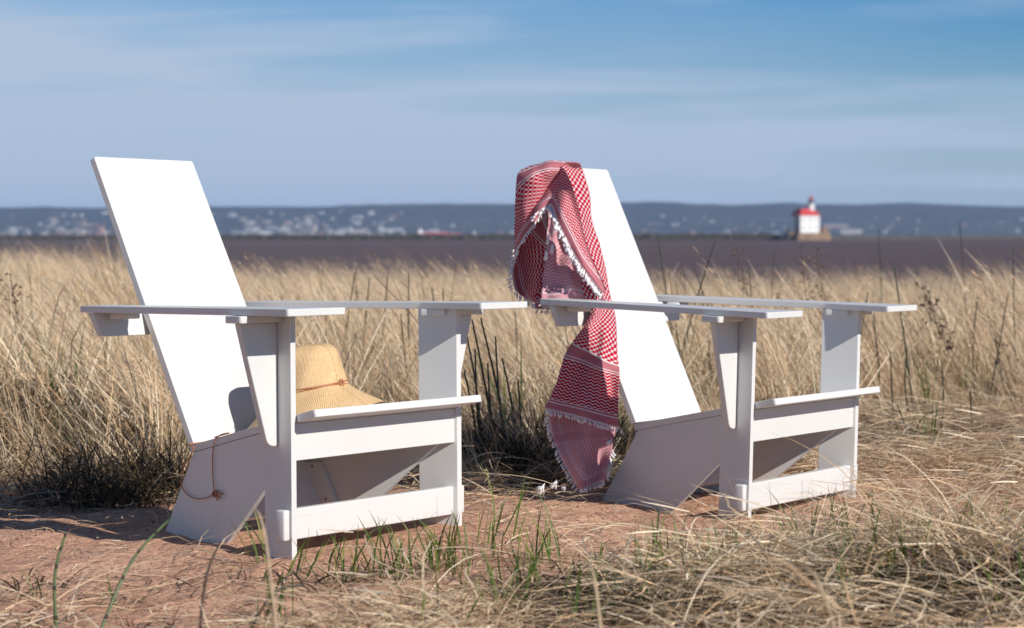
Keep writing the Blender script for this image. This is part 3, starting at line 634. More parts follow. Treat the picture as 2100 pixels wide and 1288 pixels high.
for (xl, xr, yl, yr, bl_, br) in ((1175, 1267, 702, 735, 0.178, 0.200), (1159, 1268, 733, 765, 0.143, 0.150), (1140, 1270, 780, 808, 0.085, 0.092), (1124, 1268, 826, 862, 0.022, 0.022), (1120, 1272, 838, 880, 0.0, 0.0)):
    rowsC.append(rowC(xl, xr, yl, yr, br, 0.022, 7, 0.0, bl_))
# rows below the arm keep the check between 0.45 and 0.2 continuous
rowsC[-6] = [(px, py, D, a, 0.27) for px, py, D, a, b_ in rowsC[-6]]
rowsC[-7] = [(px, py, D, a, 0.33) for px, py, D, a, b_ in rowsC[-7]]
for i_, bb in zip(range(len(rowsC) - 8, -1, -1), np.arange(0.385, 2, 0.069)): rowsC[i_] = [(px, py, D, a, float(bb)) for px, py, D, a, b_ in rowsC[i_]]
HC_ = patch('hanging_end', rowsC, SC_F, 8, 8, 0.0012)
fringe([Vector(p[:3]) for p in HC_[-1][::6]], (0.05, -0.1, -1))
# F: reverse side of the far corner that shows under the hem
def prow(pts): return [tuple(p) for p in pts]
bF = lambda px, py: bd(1200, py, 0.0) + 0.018
rowsF = []
for (py, xl, xr, a0, a1) in ((835, 1124, 1262, 0.0, 0.185), (872, 1127, 1262, 0.0, 0.185), (908, 1137, 1258, 0.0, 0.165), (945, 1154, 1250, 0.0, 0.14), (978, 1172, 1246, 0.0, 0.105), (1003, 1186, 1240, 0.0, 0.075)):
    rowsF.append([(xl + (xr - xl) * t, py + (-16 * t if py > 960 else 0), bF(0, py) - 0.024 * math.sin(t * 8 + py * .025), a0 + (a1 - a0) * t, max(0.0, (998 - py) * K * 1.05 + 0.02 * (1 - t))) for t in (0, .2, .4, .6, .8, 1)])
HF = patch('corner_flap', rowsF, SC_R, 8, 8, 0.0016)
fringe([Vector(p[:3]) for p in HF[::4, 0]], (-0.75, -0.1, -0.8)); fringe([Vector(p[:3]) for p in HF[-1][::4]], (0.2, -0.1, -1)); fringe([Vector(p[:3]) for p in HF[18::4, -1]], (0.5, 0, -1))
# A: shaded zigzag lobe at the left corner of the board
TD = TOPD
rowsA = [
 [(1082, 356, TD + .10, .60, .22), (1094, 348, TD + .11, .63, .22), (1110, 342, TD + .115, .66, .22), (1135, 340, TD + .12, .69, .22), (1160, 342, TD + .12, .72, .22)],
 [(1074, 347, TD + .03, .60, .20), (1086, 341, TD + .025, .63, .195), (1107, 336, TD + .02, .66, .19), (1132, 329, TD + .02, .69, .185), (1160, 333, TD + .03, .72, .18)],
 [(1061, 362, TD - .02, .60, .165), (1077, 362, TD - .045, .63, .155), (1100, 352, TD - .055, .66, .150), (1126, 345, TD - .050, .69, .150), (1150, 346, TD - .035, .72, .150)],
 [(1057, 420, TD - .01, .60, .125), (1072, 412, TD - .055, .63, .11), (1094, 398, TD - .060, .66, .10), (1115, 386, TD - .045, .69, .09), (1134, 372, TD - .030, .72, .085)],
 [(1056, 475, TD + .0, .60, .065), (1070, 455, TD - .045, .63, .055), (1088, 438, TD - .050, .66, .05), (1104, 424, TD - .035, .69, .045), (1120, 405, TD - .02, .72, .04)],
 [(1056, 528, TD + .0, .60, .0), (1070, 495, TD - .035, .63, .0), (1088, 468, TD - .040, .66, .0), (1104, 448, TD - .025, .69, .0), (1116, 432, TD - .01, .72, .0)]]
HA_ = patch('top_fold', rowsA, SC_F, 9, 9, 0.0016)
fringe([Vector(p[:3]) for p in HA_[-1][::5]], (-0.3, -0.1, -1))
# A2: darker layer under it with its own hem low at the left
rowsA2 = [
 [(1066, 400, TD + .045, .22, .60), (1085, 400, TD + .05, .20, .63), (1105, 405, TD + .045, .17, .66), (1130, 410, TD + .04, .15, .69)],
 [(1060, 470, TD + .03, .12, .66), (1080, 470, TD + .045, .14, .66), (1108, 468, TD + .03, .165, .66), (1140, 465, TD + .02, .19, .66)],
 [(1056, 535, TD + .02, .025, .74), (1078, 538, TD + .05, .06, .74), (1105, 540, TD + .015, .10, .74), (1142, 530, TD + .01, .14, .74)],
 [(1050, 565, TD + .015, .0, .80), (1074, 585, TD + .05, .035, .80), (1100, 590, TD + .01, .08, .80), (1130, 580, TD + .0, .12, .80)],
 [(1056, 595, TD + .015, .0, .84), (1078, 612, TD + .045, .015, .84), (1104, 622, TD + .01, .05, .84), (1122, 618, TD + .0, .09, .84)]]
H2 = patch('under_fold', rowsA2, SC_F, 8, 8, 0.0022, 7, 0.010)
fringe([Vector(p[:3]) for p in H2[12::3, 0]], (-0.8, -0.1, -0.6), ln=0.016); fringe([Vector(p[:3]) for p in H2[-1][::4]], (-0.2, -0.1, -1), ln=0.016)
# B: lit zigzag flap whose hem runs down to the arm
Hm = [(1094, 446), (1110, 430), (1131, 422), (1143, 452), (1160, 490), (1192, 546), (1234, 602)]
In = [(1103, 402), (1126, 372), (1150, 342), (1172, 375), (1188, 432), (1206, 505), (1244, 592)]
dB = [-.070, -.078, -.080, -.085, -.085, -.085, -.06]
rowsB = []
for k, (h, q) in enumerate(zip(Hm, In)):
    base = bd(max(h[0], 1150), h[1], 0.02) - 0.02 if k > 2 else TD - .03
    wdt = math.hypot(h[0] - q[0], h[1] - q[1]) * K * 1.15
    rowsB.append([(h[0] + (q[0] - h[0]) * t, h[1] + (q[1] - h[1]) * t, (base if k > 2 else TD) + (dB[k] + .04 if k > 2 else dB[k]) * (1 - .55 * t) - .012 * math.sin(t * 6), 0.7 + k * 0.055, wdt * t) for t in (0, .25, .5, .75, 1)])
HB = patch('front_flap', rowsB, SC_F, 9, 8, 0.0018)
fringe([Vector(p[:3]) for p in HB[:, 0][::3]], (-0.45, -0.35, -0.8), 0.0046, 0.018, 0.0036); fringe([Vector(p[:3]) + Vector((-.004, -.006, -.004)) for p in HB[18:, 0][::3]], (-0.2, -0.5, -0.8), 0.0075, 0.013, 0.0040)
# D: pale reverse side bunched on the arm
rowsD = []
for (py, xl, xr, bb, dd) in ((432, 1124, 1150, .22, .0), (470, 1122, 1164, .18, -.01), (510, 1120, 1184, .14, -.02), (548, 1117, 1204, .10, -.034), (580, 1113, 1224, .055, -.048), (600, 1110, 1236, .025, -.06), (624, 1110, 1244, 0, -.055)):
    rowsD.append([(xl + (xr - xl) * t, py + 6 * math.sin(t * 9), TD - .040 + dd * 1.25 - .010 * math.sin(t * 7 + py * .05), 0.6 + t * 0.12, bb) for t in (0, .17, .33, .5, .67, .83, 1)])
HD = patch('bunched_fold', rowsD, SC_R, 7, 7, 0.004)
fringe([Vector(p[:3]) for p in HD[-1][:22:3]], (-0.3, -0.5, -0.2), ln=0.014)
# little tail below the arm
rowsE = [[(px, py, TD - .01, .6 + px * .001, b) for px in (1098, 1108, 1118, 1128)] for py, b in ((598, .05), (618, .03), (634, 0.0))]
HE = patch('tail_fold', rowsE, SC_F, 5, 5, 0.003); fringe([Vector(p[:3]) for p in HE[-1][::3]], (-0.2, -0.1, -1), ln=0.014)
def tassel(c, dn, s=1.0, fluffy=False):
    bm = bmesh.new(); c = Vector(c); dn = Vector(dn).normalized()
    tube(bm, [c - dn * 0.012 * s, c - dn * .006 * s, c, c + dn * .004 * s], [0.001, 0.0025 * s, 0.005 * s, 0.004 * s], 8)
    for k in range(34 if fluffy else 20):
        w = (dn + Vector((random.uniform(-1, 1), random.uniform(-1, 1), random.uniform(-1, 1))) * (0.9 if fluffy else 0.32)).normalized(); l = 0.020 * s * random.uniform(.7, 1.1)
        tube(bm, [c, c + w * l * .5, c + w * l * .85 + dn * l * .15], [0.0028 * s, 0.0030 * s, 0.0012 * s], 5)
    from_bm('tassel', bm, FR, scarf, True)
for px, py, D in ((1124, 488, TD - .115), (1120, 520, TD - .115), (1133, 506, TD - .11)): tassel(P(px, py, D) - S0, (-0.15, 0, -1), 0.95)
gz = lambda px, py: P(px, py, bd(1200, 950) + .02)
for px, py, s in ((1112, 1000, 1.15), (1138, 991, 0.9), (1252, 905, 0.7), (1158, 998, 0.6)):
    q = gz(px, py); q.z = max(q.z, ground_z(q.x, q.y) + 0.015); tassel(q - S0, (-0.3, -0.2, -0.5), s, True)

# ------------------------------------------------------------------ grass
U = rng.uniform
def ribbons(root, az, th0, th1, ln, w, S=5, pw=1.3, curl=None, sidev=None, col=None, tipw=0.15, wig=0.0, brk=0.0):
    """N blades -> verts (N,2(S+1),3), quads. angles from vertical th0 -> th1 along the blade"""
    N = len(ln); s = np.linspace(0, 1, S + 1); sm = (s[:-1] + s[1:]) / 2
    th = th0[:, None] + (th1 - th0)[:, None] * sm[None] ** pw
    if brk:
        m_ = U(0, 1, N) < brk; kb = rng.integers(2, S, N); th = th + (m_[:, None] & (np.arange(S)[None] >= kb[:, None])) * U(.7, 1.9, (N, 1)); 
    azz = az[:, None] + (0 if curl is None else curl[:, None] * sm[None]) + (wig * rng.normal(size=(N, S)) if wig else 0)
    d = np.stack([np.sin(th) * np.cos(azz), np.sin(th) * np.sin(azz), np.cos(th)], -1) * (ln / S)[:, None, None]
    c = np.concatenate([np.zeros((N, 1, 3)), np.cumsum(d, 1)], 1) + root[:, None, :]
    sa = (rng.uniform(0, math.pi, N) if sidev is None else sidev)
    sv = np.stack([np.cos(sa), np.sin(sa), rng.normal(0, .25, N)], -1)[:, None, :]
    prof = np.interp(s, [0, .25, .7, 1], [.7, 1, .75, tipw])
    off = sv * (w[:, None] * prof[None] / 2)[:, :, None]
    V = np.stack([c - off, c + off], 2).reshape(N, -1, 3)
    col = np.repeat(col[:, None, :], 2 * (S + 1), 1)
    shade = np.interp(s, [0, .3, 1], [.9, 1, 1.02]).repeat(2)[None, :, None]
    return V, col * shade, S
def pack(parts):
    Vs, Cs, Fs, o = [], [], [], 0
    for V, col, S in parts:
        N, m = V.shape[:2]; base = (np.arange(N) * m)[:, None, None] + o
        q = np.array([[2 * i, 2 * i + 1, 2 * i + 3, 2 * i + 2] for i in range(S)])[None]
        Fs.append((base + q).reshape(-1, 4)); Vs.append(V.reshape(-1, 3)); Cs.append(col.reshape(-1, 3)); o += N * m
    return np.concatenate(Vs), np.concatenate(Fs), np.concatenate(Cs)
def mesh_np(name, V, F, col, mat, extra=None, parent=None):
    me = bpy.data.meshes.new(name); nv, nf = len(V), len(F)
    me.vertices.add(nv); me.vertices.foreach_set('co', V.astype(np.float32).ravel())
    me.loops.add(nf * 4); me.loops.foreach_set('vertex_index', F.astype(np.int32).ravel())
    me.polygons.add(nf); me.polygons.foreach_set('loop_start', np.arange(0, nf * 4, 4, dtype=np.int32)); me.update(calc_edges=True)
    at = me.attributes.new('tint', 'FLOAT_COLOR', 'POINT'); at.data.foreach_set('color', np.c_[col, np.ones(len(col))].astype(np.float32).ravel())
    for k, (ty, arr) in (extra or {}).items():
        a = me.attributes.new(k, ty, 'POINT'); a.data.foreach_set('vector' if ty == 'FLOAT_VECTOR' else 'value', arr.ravel())
    me.materials.append(mat); o = bpy.data.objects.new(name, me); C.objects.link(o)
    if parent: o.parent = parent
    return o
def straw_cols(n, bright=1.0, grey=0.0):
    base = np.array([[0.74, 0.53, 0.33], [0.82, 0.64, 0.43], [0.60, 0.40, 0.22], [0.84, 0.71, 0.52], [0.34, 0.22, 0.12], [0.66, 0.54, 0.40]])
    c = base[rng.choice(6, n, p=[.26, .25, .15, .17, .09, .08])] * rng.uniform(.8, 1.12, (n, 1)) * bright
    return c
def green_cols(n):
    base = np.array([[0.10, 0.17, 0.03], [0.17, 0.23, 0.045], [0.06, 0.10, 0.025], [0.26, 0.27, 0.07]])
    return base[rng.choice(4, n, p=[.35, .25, .3, .1])] * rng.uniform(.8, 1.2, (n, 1))
def scatter(name, tufts, pts, mat, label_kind='stuff'):
    """one mesh that holds the tuft variants and the scatter points; geometry nodes set a copy on each point"""
    K_ = len(tufts); Vs, Fs, Cs, vid = [], [], [], []; o = 0
    for k, (V, F, col) in enumerate(tufts): Vs.append(V); Fs.append(F + o); Cs.append(col); vid.append(np.full(len(V), k)); o += len(V)
    n = len(pts['p']); Vs.append(pts['p']); Cs.append(np.zeros((n, 3))); vid.append(np.full(n, -1))
    V = np.concatenate(Vs); vid = np.concatenate(vid).astype(np.int32); tot = len(V)
    rot = np.zeros((tot, 3), np.float32); rot[-n:] = pts['r']; sc = np.ones(tot, np.float32); sc[-n:] = pts['s']; idx = np.zeros(tot, np.int32); idx[-n:] = rng.integers(0, K_, n)
    ob = mesh_np(name, V, np.concatenate(Fs), np.concatenate(Cs), mat, {'vid': ('INT', vid), 'rot': ('FLOAT_VECTOR', rot), 'scl': ('FLOAT', sc), 'idx': ('INT', idx)})
    g = bpy.data.node_groups.new(name + '_spread', 'GeometryNodeTree'); g.interface.new_socket('Geometry', in_out='INPUT', socket_type='NodeSocketGeometry'); g.interface.new_socket('Geometry', in_out='OUTPUT', socket_type='NodeSocketGeometry')
    N, Lk = g.nodes, g.links.new; gi = N.new('NodeGroupInput'); go = N.new('NodeGroupOutput')
    def attr(nm, ty): a = N.new('GeometryNodeInputNamedAttribute'); a.data_type = ty; a.inputs['Name'].default_value = nm; return a.outputs['Attribute']
    va = attr('vid', 'INT')
    def sel(k):
        c = N.new('FunctionNodeCompare'); c.data_type = 'INT'; c.operation = 'EQUAL'; Lk(va, c.inputs[2]); c.inputs[3].default_value = k
        s = N.new('GeometryNodeSeparateGeometry'); s.domain = 'POINT'; Lk(gi.outputs[0], s.inputs['Geometry']); Lk(c.outputs[0], s.inputs['Selection']); return s.outputs['Selection']
    jn = N.new('GeometryNodeJoinGeometry')
    for k in range(K_):
        gt = N.new('GeometryNodeGeometryToInstance'); Lk(sel(k), gt.inputs[0]); Lk(gt.outputs[0], jn.inputs[0])
    mp_ = N.new('GeometryNodeMeshToPoints'); Lk(sel(-1), mp_.inputs['Mesh'])
    iop = N.new('GeometryNodeInstanceOnPoints'); Lk(mp_.outputs[0], iop.inputs['Points']); Lk(jn.outputs[0], iop.inputs['Instance']); iop.inputs['Pick Instance'].default_value = True
    Lk(attr('idx', 'INT'), iop.inputs['Instance Index'])
    er = N.new('FunctionNodeEulerToRotation'); Lk(attr('rot', 'FLOAT_VECTOR'), er.inputs[0]); Lk(er.outputs[0], iop.inputs['Rotation']); Lk(attr('scl', 'FLOAT'), iop.inputs['Scale'])
    Lk(iop.outputs[0], go.inputs[0]); md = ob.modifiers.new('spread', 'NODES'); md.node_group = g
    ob['kind'] = 'stuff'; return ob
def tall_tuft(n=44, spread=0.05):
    root = np.c_[rng.normal(0, spread, (n, 2)), np.zeros(n)]
    az = math.pi + rng.normal(rng.normal(0.1, .45), 0.6, n) + (U(0, 1, n) < .3) * rng.normal(0, 1.1, n); L0 = U(0, .35)
    up = U(0, 1, n) < 0.80
    a = ribbons(root, az, U(.02, .55, n) + L0, np.where(up, U(.5, 1.15, n) + L0, U(1.3, 2.1, n)), U(.30, .78, n), U(.0018, .0064, n), 6, 1.3, rng.normal(0, .45, n), None, straw_cols(n), wig=.07, brk=.14)
    m = n // 2; root = np.c_[rng.normal(0, spread * 1.3, (m, 2)), np.zeros(m)]      # short dead leaves at the foot
    b = ribbons(root, U(0, 6.28, m), U(.4, 1.1, m), U(1.3, 1.8, m), U(.12, .32, m), U(.002, .0045, m), 4, 1.1, rng.normal(0, .8, m), None, straw_cols(m, .8))
    return pack([a, b])
def heads_tuft(n=9):
    root = np.c_[rng.normal(0, .08, (n, 2)), np.zeros(n)]; az = math.pi + rng.normal(0.1, .3, n)
    ln = U(.55, .80, n); th0 = U(.1, .3, n); th1 = U(.8, 1.35, n)
    a = ribbons(root, az, th0, th1, ln, U(.0016, .0024, n), 8, 1.5, None, None, straw_cols(n, 1.05)); parts = [a]
    V = a[0]; tips = V[:, -2:].mean(1); pre = V[:, -6:-4].mean(1); d = tips - pre; d /= np.linalg.norm(d, axis=1)[:, None]
    for i in range(n):                                                              # narrow plume of fine hairs
        m = 12; rt = tips[i] - d[i] * U(0, .13, (m, 1)); azd = math.atan2(d[i][1], d[i][0]); thd = math.acos(max(-1, min(1, d[i][2])))
        parts.append(ribbons(rt, azd + rng.normal(0, .35, m), np.full(m, thd) + rng.normal(0, .15, m), np.full(m, thd + .2), U(.015, .04, m), U(.0015, .003, m), 2, 1, None, None, straw_cols(m, 1.15)))
    return pack(parts)
def mat_tuft(n=19, L_=(.12, .42), zmax=0.05, spread=.11, bias=None):
    root = np.c_[rng.normal(0, spread, (n, 2)), np.abs(rng.normal(0, zmax * .5, n))]
    az = U(0, 6.28, n) if bias is None else bias + rng.normal(0, .7, n)
    a = ribbons(root, az, U(1.15, 1.62, n), U(1.5, 1.85, n), U(*L_, n), U(.0020, .0060, n), 5, 1.0, rng.normal(0, .9, n), None, straw_cols(n), wig=.10)
    return pack([a])
def arch_tuft(n=12):
    root = np.c_[rng.normal(0, .05, (n, 2)), np.zeros(n)]
    return pack([ribbons(root, U(0, 6.28, n), U(.3, 1.0, n), U(1.7, 2.6, n), U(.14, .38, n), U(.0018, .0034, n), 7, 1.0, rng.normal(0, .8, n), None, straw_cols(n, 1.05))])
def green_tuft(n=9, h=(.12, .30)):
    root = np.c_[rng.normal(0, .022, (n, 2)), np.zeros(n)]
    return pack([ribbons(root, U(0, 6.28, n), U(.02, .3, n), U(.2, .9, n), U(*h, n), U(.003, .0055, n), 5, 1.5, None, None, green_cols(n), .08)])
def cand(n, y0, y1, wide=1.15):
    """random places in the wedge of ground in view, uniform by area"""
    y = np.sqrt(U(y0 * y0, y1 * y1, n)); x = U(-1, 1, n) * (1060 / F_PX * y * wide + .25); return x, y
def area(y0, y1, wide=1.15): return (y1 * y1 - y0 * y0) * 1060 / F_PX * wide + .5 * (y1 - y0)
def px_of(x, y): return 1050 + F_PX * x / y
def build_pts(x, y, smin, smax, tilt=.12, dz=-.004):
    n = len(x); z = np.array([ground_z(a, b) for a, b in zip(x, y)]) + dz
    return {'p': np.c_[x, y, z], 'r': np.c_[rng.normal(0, tilt, n), rng.normal(0, tilt, n), rng.normal(0, .35, n)].astype(np.float32), 's': U(smin, smax, n).astype(np.float32)}
def clear_of_chairs(x, y, pad=0.0):
    ok = np.ones(len(x), bool)
    for Mx in (MA, MB):
        inv = np.array(Mx.inverted()); lx = inv[0, 0] * x + inv[0, 1] * y + inv[0, 3]; ly = inv[1, 0] * x + inv[1, 1] * y + inv[1, 3]
        ok &= ~((lx > -.62 - pad) & (lx < .10 + pad) & (np.abs(ly) < .36 + pad))
    return ok
def tall_start(px): return np.interp(px, [0, 350, 420, 900, 1000, 1250, 1350, 1700, 1800, 2100], [6.75, 6.6, 7.3, 7.8, 6.9, 6.9, 8.4, 8.8, 10.0, 10.2])
def vnoise(x, y, s, o=0): return np.array([noise.noise(Vector((a * s, b * s, o))) for a, b in zip(x, y)])
x, y = cand(int(area(6.4, 15) * 40), 6.4, 15); px = px_of(x, y)
keep = (y > tall_start(px) + rng.normal(0, .12, len(x))) & ((U(0, 1, len(x)) < .62) | (y > 7.6) | ((px > 420) & (px < 930))) & (vnoise(x, y, 1.9) + .5 * vnoise(x, y, 5.1, 3) > -.17); x, y = x[keep], y[keep]
xs, ys = cand(1500, 6.3, 10.4); ds = tall_start(px_of(xs, ys)) - ys; ks = (ds > 0) & (ds < 1.1) & (U(0, 1, len(xs)) < np.exp(-ds * 2.2) * .75) & clear_of_chairs(xs, ys, .08); xs, ys = xs[ks], ys[ks]
x2, y2 = cand(int(area(15, 31) * 16), 15, 31)
x, y = np.r_[x, x2], np.r_[y, y2]; pts = build_pts(x, y, .70, 1.12); px = px_of(x, y)
pts['s'] *= (np.interp(px, [0, 350, 520, 1250, 1500, 2100], [1.0, .97, .84, .84, .88, .93]) * (1 + .35 * vnoise(x, y, .7, 9)) * np.interp(y, [6.6, 7.2, 9.0], [.68, .9, 1])).astype(np.float32)
ps = build_pts(xs, ys, .22, .55, .2); pts = {q: np.concatenate([pts[q], ps[q]]) for q in pts}
scatter('tall_dry_grass', [tall_tuft() for _ in range(14)], pts, STRAW)
x, y = cand(1500, 8.3, 36); pts = build_pts(x, y, .75, 1.05, .08); scatter('seeding_dry_grass', [heads_tuft() for _ in range(5)], pts, STRAW)

# matted straw on the sand; density read off the photograph
def mat_density(x, y):
    px = px_of(x, y); d = np.zeros(len(x))
    def at(ys, vals): return np.interp(px, ys, vals)
    rows = [(4.1, at([0, 350, 600, 1200, 2100], [.06, .2, .85, .9, 1])), (4.5, at([0, 450, 800, 1250, 1500, 2100], [.01, .02, .20, .28, .85, 1])),
            (5.0, at([0, 500, 800, 1300, 1500, 2100], [.005, .01, .02, .02, .18, .7])), (5.4, at([0, 900, 1300, 1600, 2100], [.005, .01, .01, .05, .25])),
            (6.0, at([0, 1000, 1500, 1750, 2100], [.01, .02, .03, .14, .25])), (6.5, at([0, 400, 1000, 1500, 1750, 2100], [.30, .22, .20, .15, .35, .5])),
            (7.0, at([0, 400, 600, 2100], [.6, .6, .8, .8])), (7.6, np.ones(len(x))), (30, np.ones(len(x)))]
    for (ya, va), (yb, vb) in zip(rows, rows[1:]):
        m = (y >= ya) & (y < yb); t = (y[m] - ya) / (yb - ya); d[m] = va[m] * (1 - t) + vb[m] * t
    d[y < 4.1] = rows[0][1][y < 4.1]
    return d
x, y = cand(int(area(3.2, 7.6, 1.2) * 330), 3.2, 7.6, 1.2); n_ = vnoise(x, y, 3.2, 5)
keep = (U(0, 1, len(x)) < np.clip(mat_density(x, y) * np.clip(1 + 3.2 * n_, 0, 3), 0, 1)) & clear_of_chairs(x, y, .02); x, y = x[keep], y[keep]
x2, y2 = cand(int(area(7.6, 14) * 80), 7.6, 14); k = U(0, 1, len(x2)) < np.interp(px_of(x2, y2), [1500, 1750], [.45, 1]); x2, y2 = x2[k], y2[k]
pts = build_pts(np.r_[x, x2], np.r_[y, y2], .6, 1.1, .10, .002); pts['r'][:, 2] = U(0, 6.28, len(pts['p']))
pts['p'][:, 2] += U(0, 1, len(pts['p'])) ** 2 * np.clip(mat_density(pts['p'][:, 0], pts['p'][:, 1]), 0, 1) * np.where((pts['p'][:, 0] > .25) & (pts['p'][:, 1] < 5.0), .10, .05)
scatter('matted_straw', [mat_tuft(L_=(.05, q_)) for q_ in (.16, .2, .24, .26, .3, .34, .4, .2)], pts, STRAW)
keep = U(0, 1, len(x)) < .22; pts = build_pts(x[keep], y[keep], .6, 1.1, .1); pts['r'][:, 2] = U(0, 6.28, len(pts['p'])); scatter('arching_straw', [arch_tuft() for _ in range(6)], pts, STRAW)
# single stray straws on the open sand
x, y = cand(800, 4.0, 7.2); k = clear_of_chairs(x, y); pts = build_pts(x[k], y[k], .4, 1.0, .05, .003); pts['r'][:, 2] = U(0, 6.28, len(pts['p']))
scatter('stray_straw', [mat_tuft(3, (.05, .28), .006, .05) for _ in range(8)], pts, STRAW)
x, y = cand(1100, 4.0, 7.4); k = clear_of_chairs(x, y, -.1); pts = build_pts(x[k], y[k], .5, 1.3, .05, .003); pts['r'][:, 2] = U(0, 6.28, len(pts['p']))
scatter('straw_fragments', [mat_tuft(4, (.008, .05), .004, .03) for _ in range(8)], pts, STRAW)
# crumbs and small pebbles on the sand
x, y = cand(4200, 4.0, 7.2); k = vnoise(x, y, 2.3, 8) > -.15; pts = build_pts(x[k], y[k], .35, 1.3, 1.0, .001)
x3, y3 = x[k], y[k]
bmv = bmesh.new()
for a_, b_, s_ in zip(x3, y3, pts['s']):
    z_ = ground_z(a_, b_); rad = .0036 * s_ * U(.35, 1.4)
    q = bmesh.ops.create_icosphere(bmv, subdivisions=1, radius=rad, matrix=Matrix.Translation((a_, b_, z_ + rad * .3)) @ Matrix.Diagonal((U(.8, 1.5), U(.8, 1.3), U(.5, .8), 1)))
tag(from_bm('sand_crumbs', bmv, mat_simple('damp_sand_crumb', (0.36, 0.20, 0.145), 0.9, 0.3, 40), None, True), kind='stuff')
def stalk_tuft(n=2):
    root = np.c_[rng.normal(0, .03, (n, 2)), np.zeros(n)]; c = np.array([[.05, .045, .03]]) * U(.6, 1.5, (n, 1))
    return pack([ribbons(root, U(0, 6.28, n), U(.0, .35, n), U(.0, .5, n), U(.40, .72, n), U(.004, .0065, n), 4, 1.0, None, None, c, .4, wig=.1)])
x, y = cand(620, 7.6, 20); px = px_of(x, y); k = (y > tall_start(px)) & (U(0, 1, len(x)) < np.interp(px, [0, 300, 500, 1000, 1300, 2100], [.5, .35, .2, .6, 1, 1]))
scatter('dark_dead_stalks', [stalk_tuft() for _ in range(9)], build_pts(x[k], y[k], .6, 1.1, .15), GREENB)
# low blades coloured dark: shade of the stand painted into rushes and leaves
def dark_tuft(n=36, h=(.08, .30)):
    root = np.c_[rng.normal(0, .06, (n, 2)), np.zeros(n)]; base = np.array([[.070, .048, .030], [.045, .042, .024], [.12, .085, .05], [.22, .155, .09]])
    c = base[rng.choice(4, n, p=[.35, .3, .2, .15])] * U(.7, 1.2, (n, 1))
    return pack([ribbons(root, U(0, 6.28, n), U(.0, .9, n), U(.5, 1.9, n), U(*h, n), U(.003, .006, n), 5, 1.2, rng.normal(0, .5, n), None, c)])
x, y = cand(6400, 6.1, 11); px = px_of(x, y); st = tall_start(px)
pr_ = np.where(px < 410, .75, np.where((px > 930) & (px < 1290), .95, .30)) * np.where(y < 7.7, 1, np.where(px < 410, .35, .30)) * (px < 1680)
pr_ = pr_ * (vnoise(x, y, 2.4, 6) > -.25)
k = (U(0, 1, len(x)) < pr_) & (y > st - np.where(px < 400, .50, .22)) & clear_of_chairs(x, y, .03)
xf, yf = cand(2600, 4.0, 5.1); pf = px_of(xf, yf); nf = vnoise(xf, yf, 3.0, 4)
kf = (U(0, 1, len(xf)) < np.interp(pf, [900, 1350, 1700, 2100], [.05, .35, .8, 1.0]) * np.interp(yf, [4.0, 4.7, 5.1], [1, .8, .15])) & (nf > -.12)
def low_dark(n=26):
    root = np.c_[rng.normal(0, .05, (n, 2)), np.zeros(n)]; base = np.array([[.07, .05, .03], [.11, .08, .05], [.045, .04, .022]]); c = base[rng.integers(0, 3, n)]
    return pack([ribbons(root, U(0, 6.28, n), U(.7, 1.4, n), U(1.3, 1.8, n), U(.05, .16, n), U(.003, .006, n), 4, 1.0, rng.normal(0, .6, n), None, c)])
scatter('low_dark_blades', [low_dark() for _ in range(6)], build_pts(xf[kf], yf[kf], .7, 1.1, .1), GREENB)  # short dark-coloured blades low in the foreground straw
xg, yg = cand(420, 4.05, 5.5); pg = px_of(xg, yg); kg = U(0, 1, len(xg)) < np.interp(pg, [500, 800, 1300, 2100], [.02, .3, .5, .6]) * np.interp(yg, [4.1, 5.0, 5.5], [1, .7, .25])
scatter('short_green_grass', [green_tuft(6, (.05, .17)) for _ in range(7)], build_pts(xg[kg], yg[kg], .7, 1.2, .2), GREENB)
scatter('shade_dark_undergrowth', [dark_tuft() for _ in range(8)], build_pts(x[k], y[k], .6, 1.05, .15), GREENB)
# green growth mixed in the field
x, y = cand(1150, 6.9, 22); k = y > tall_start(px_of(x, y)) - .5; pts = build_pts(x[k], y[k], .7, 1.4, .1); scatter('green_field_grass', [green_tuft(8, (.14, .36)) for _ in range(6)], pts, GREENB)

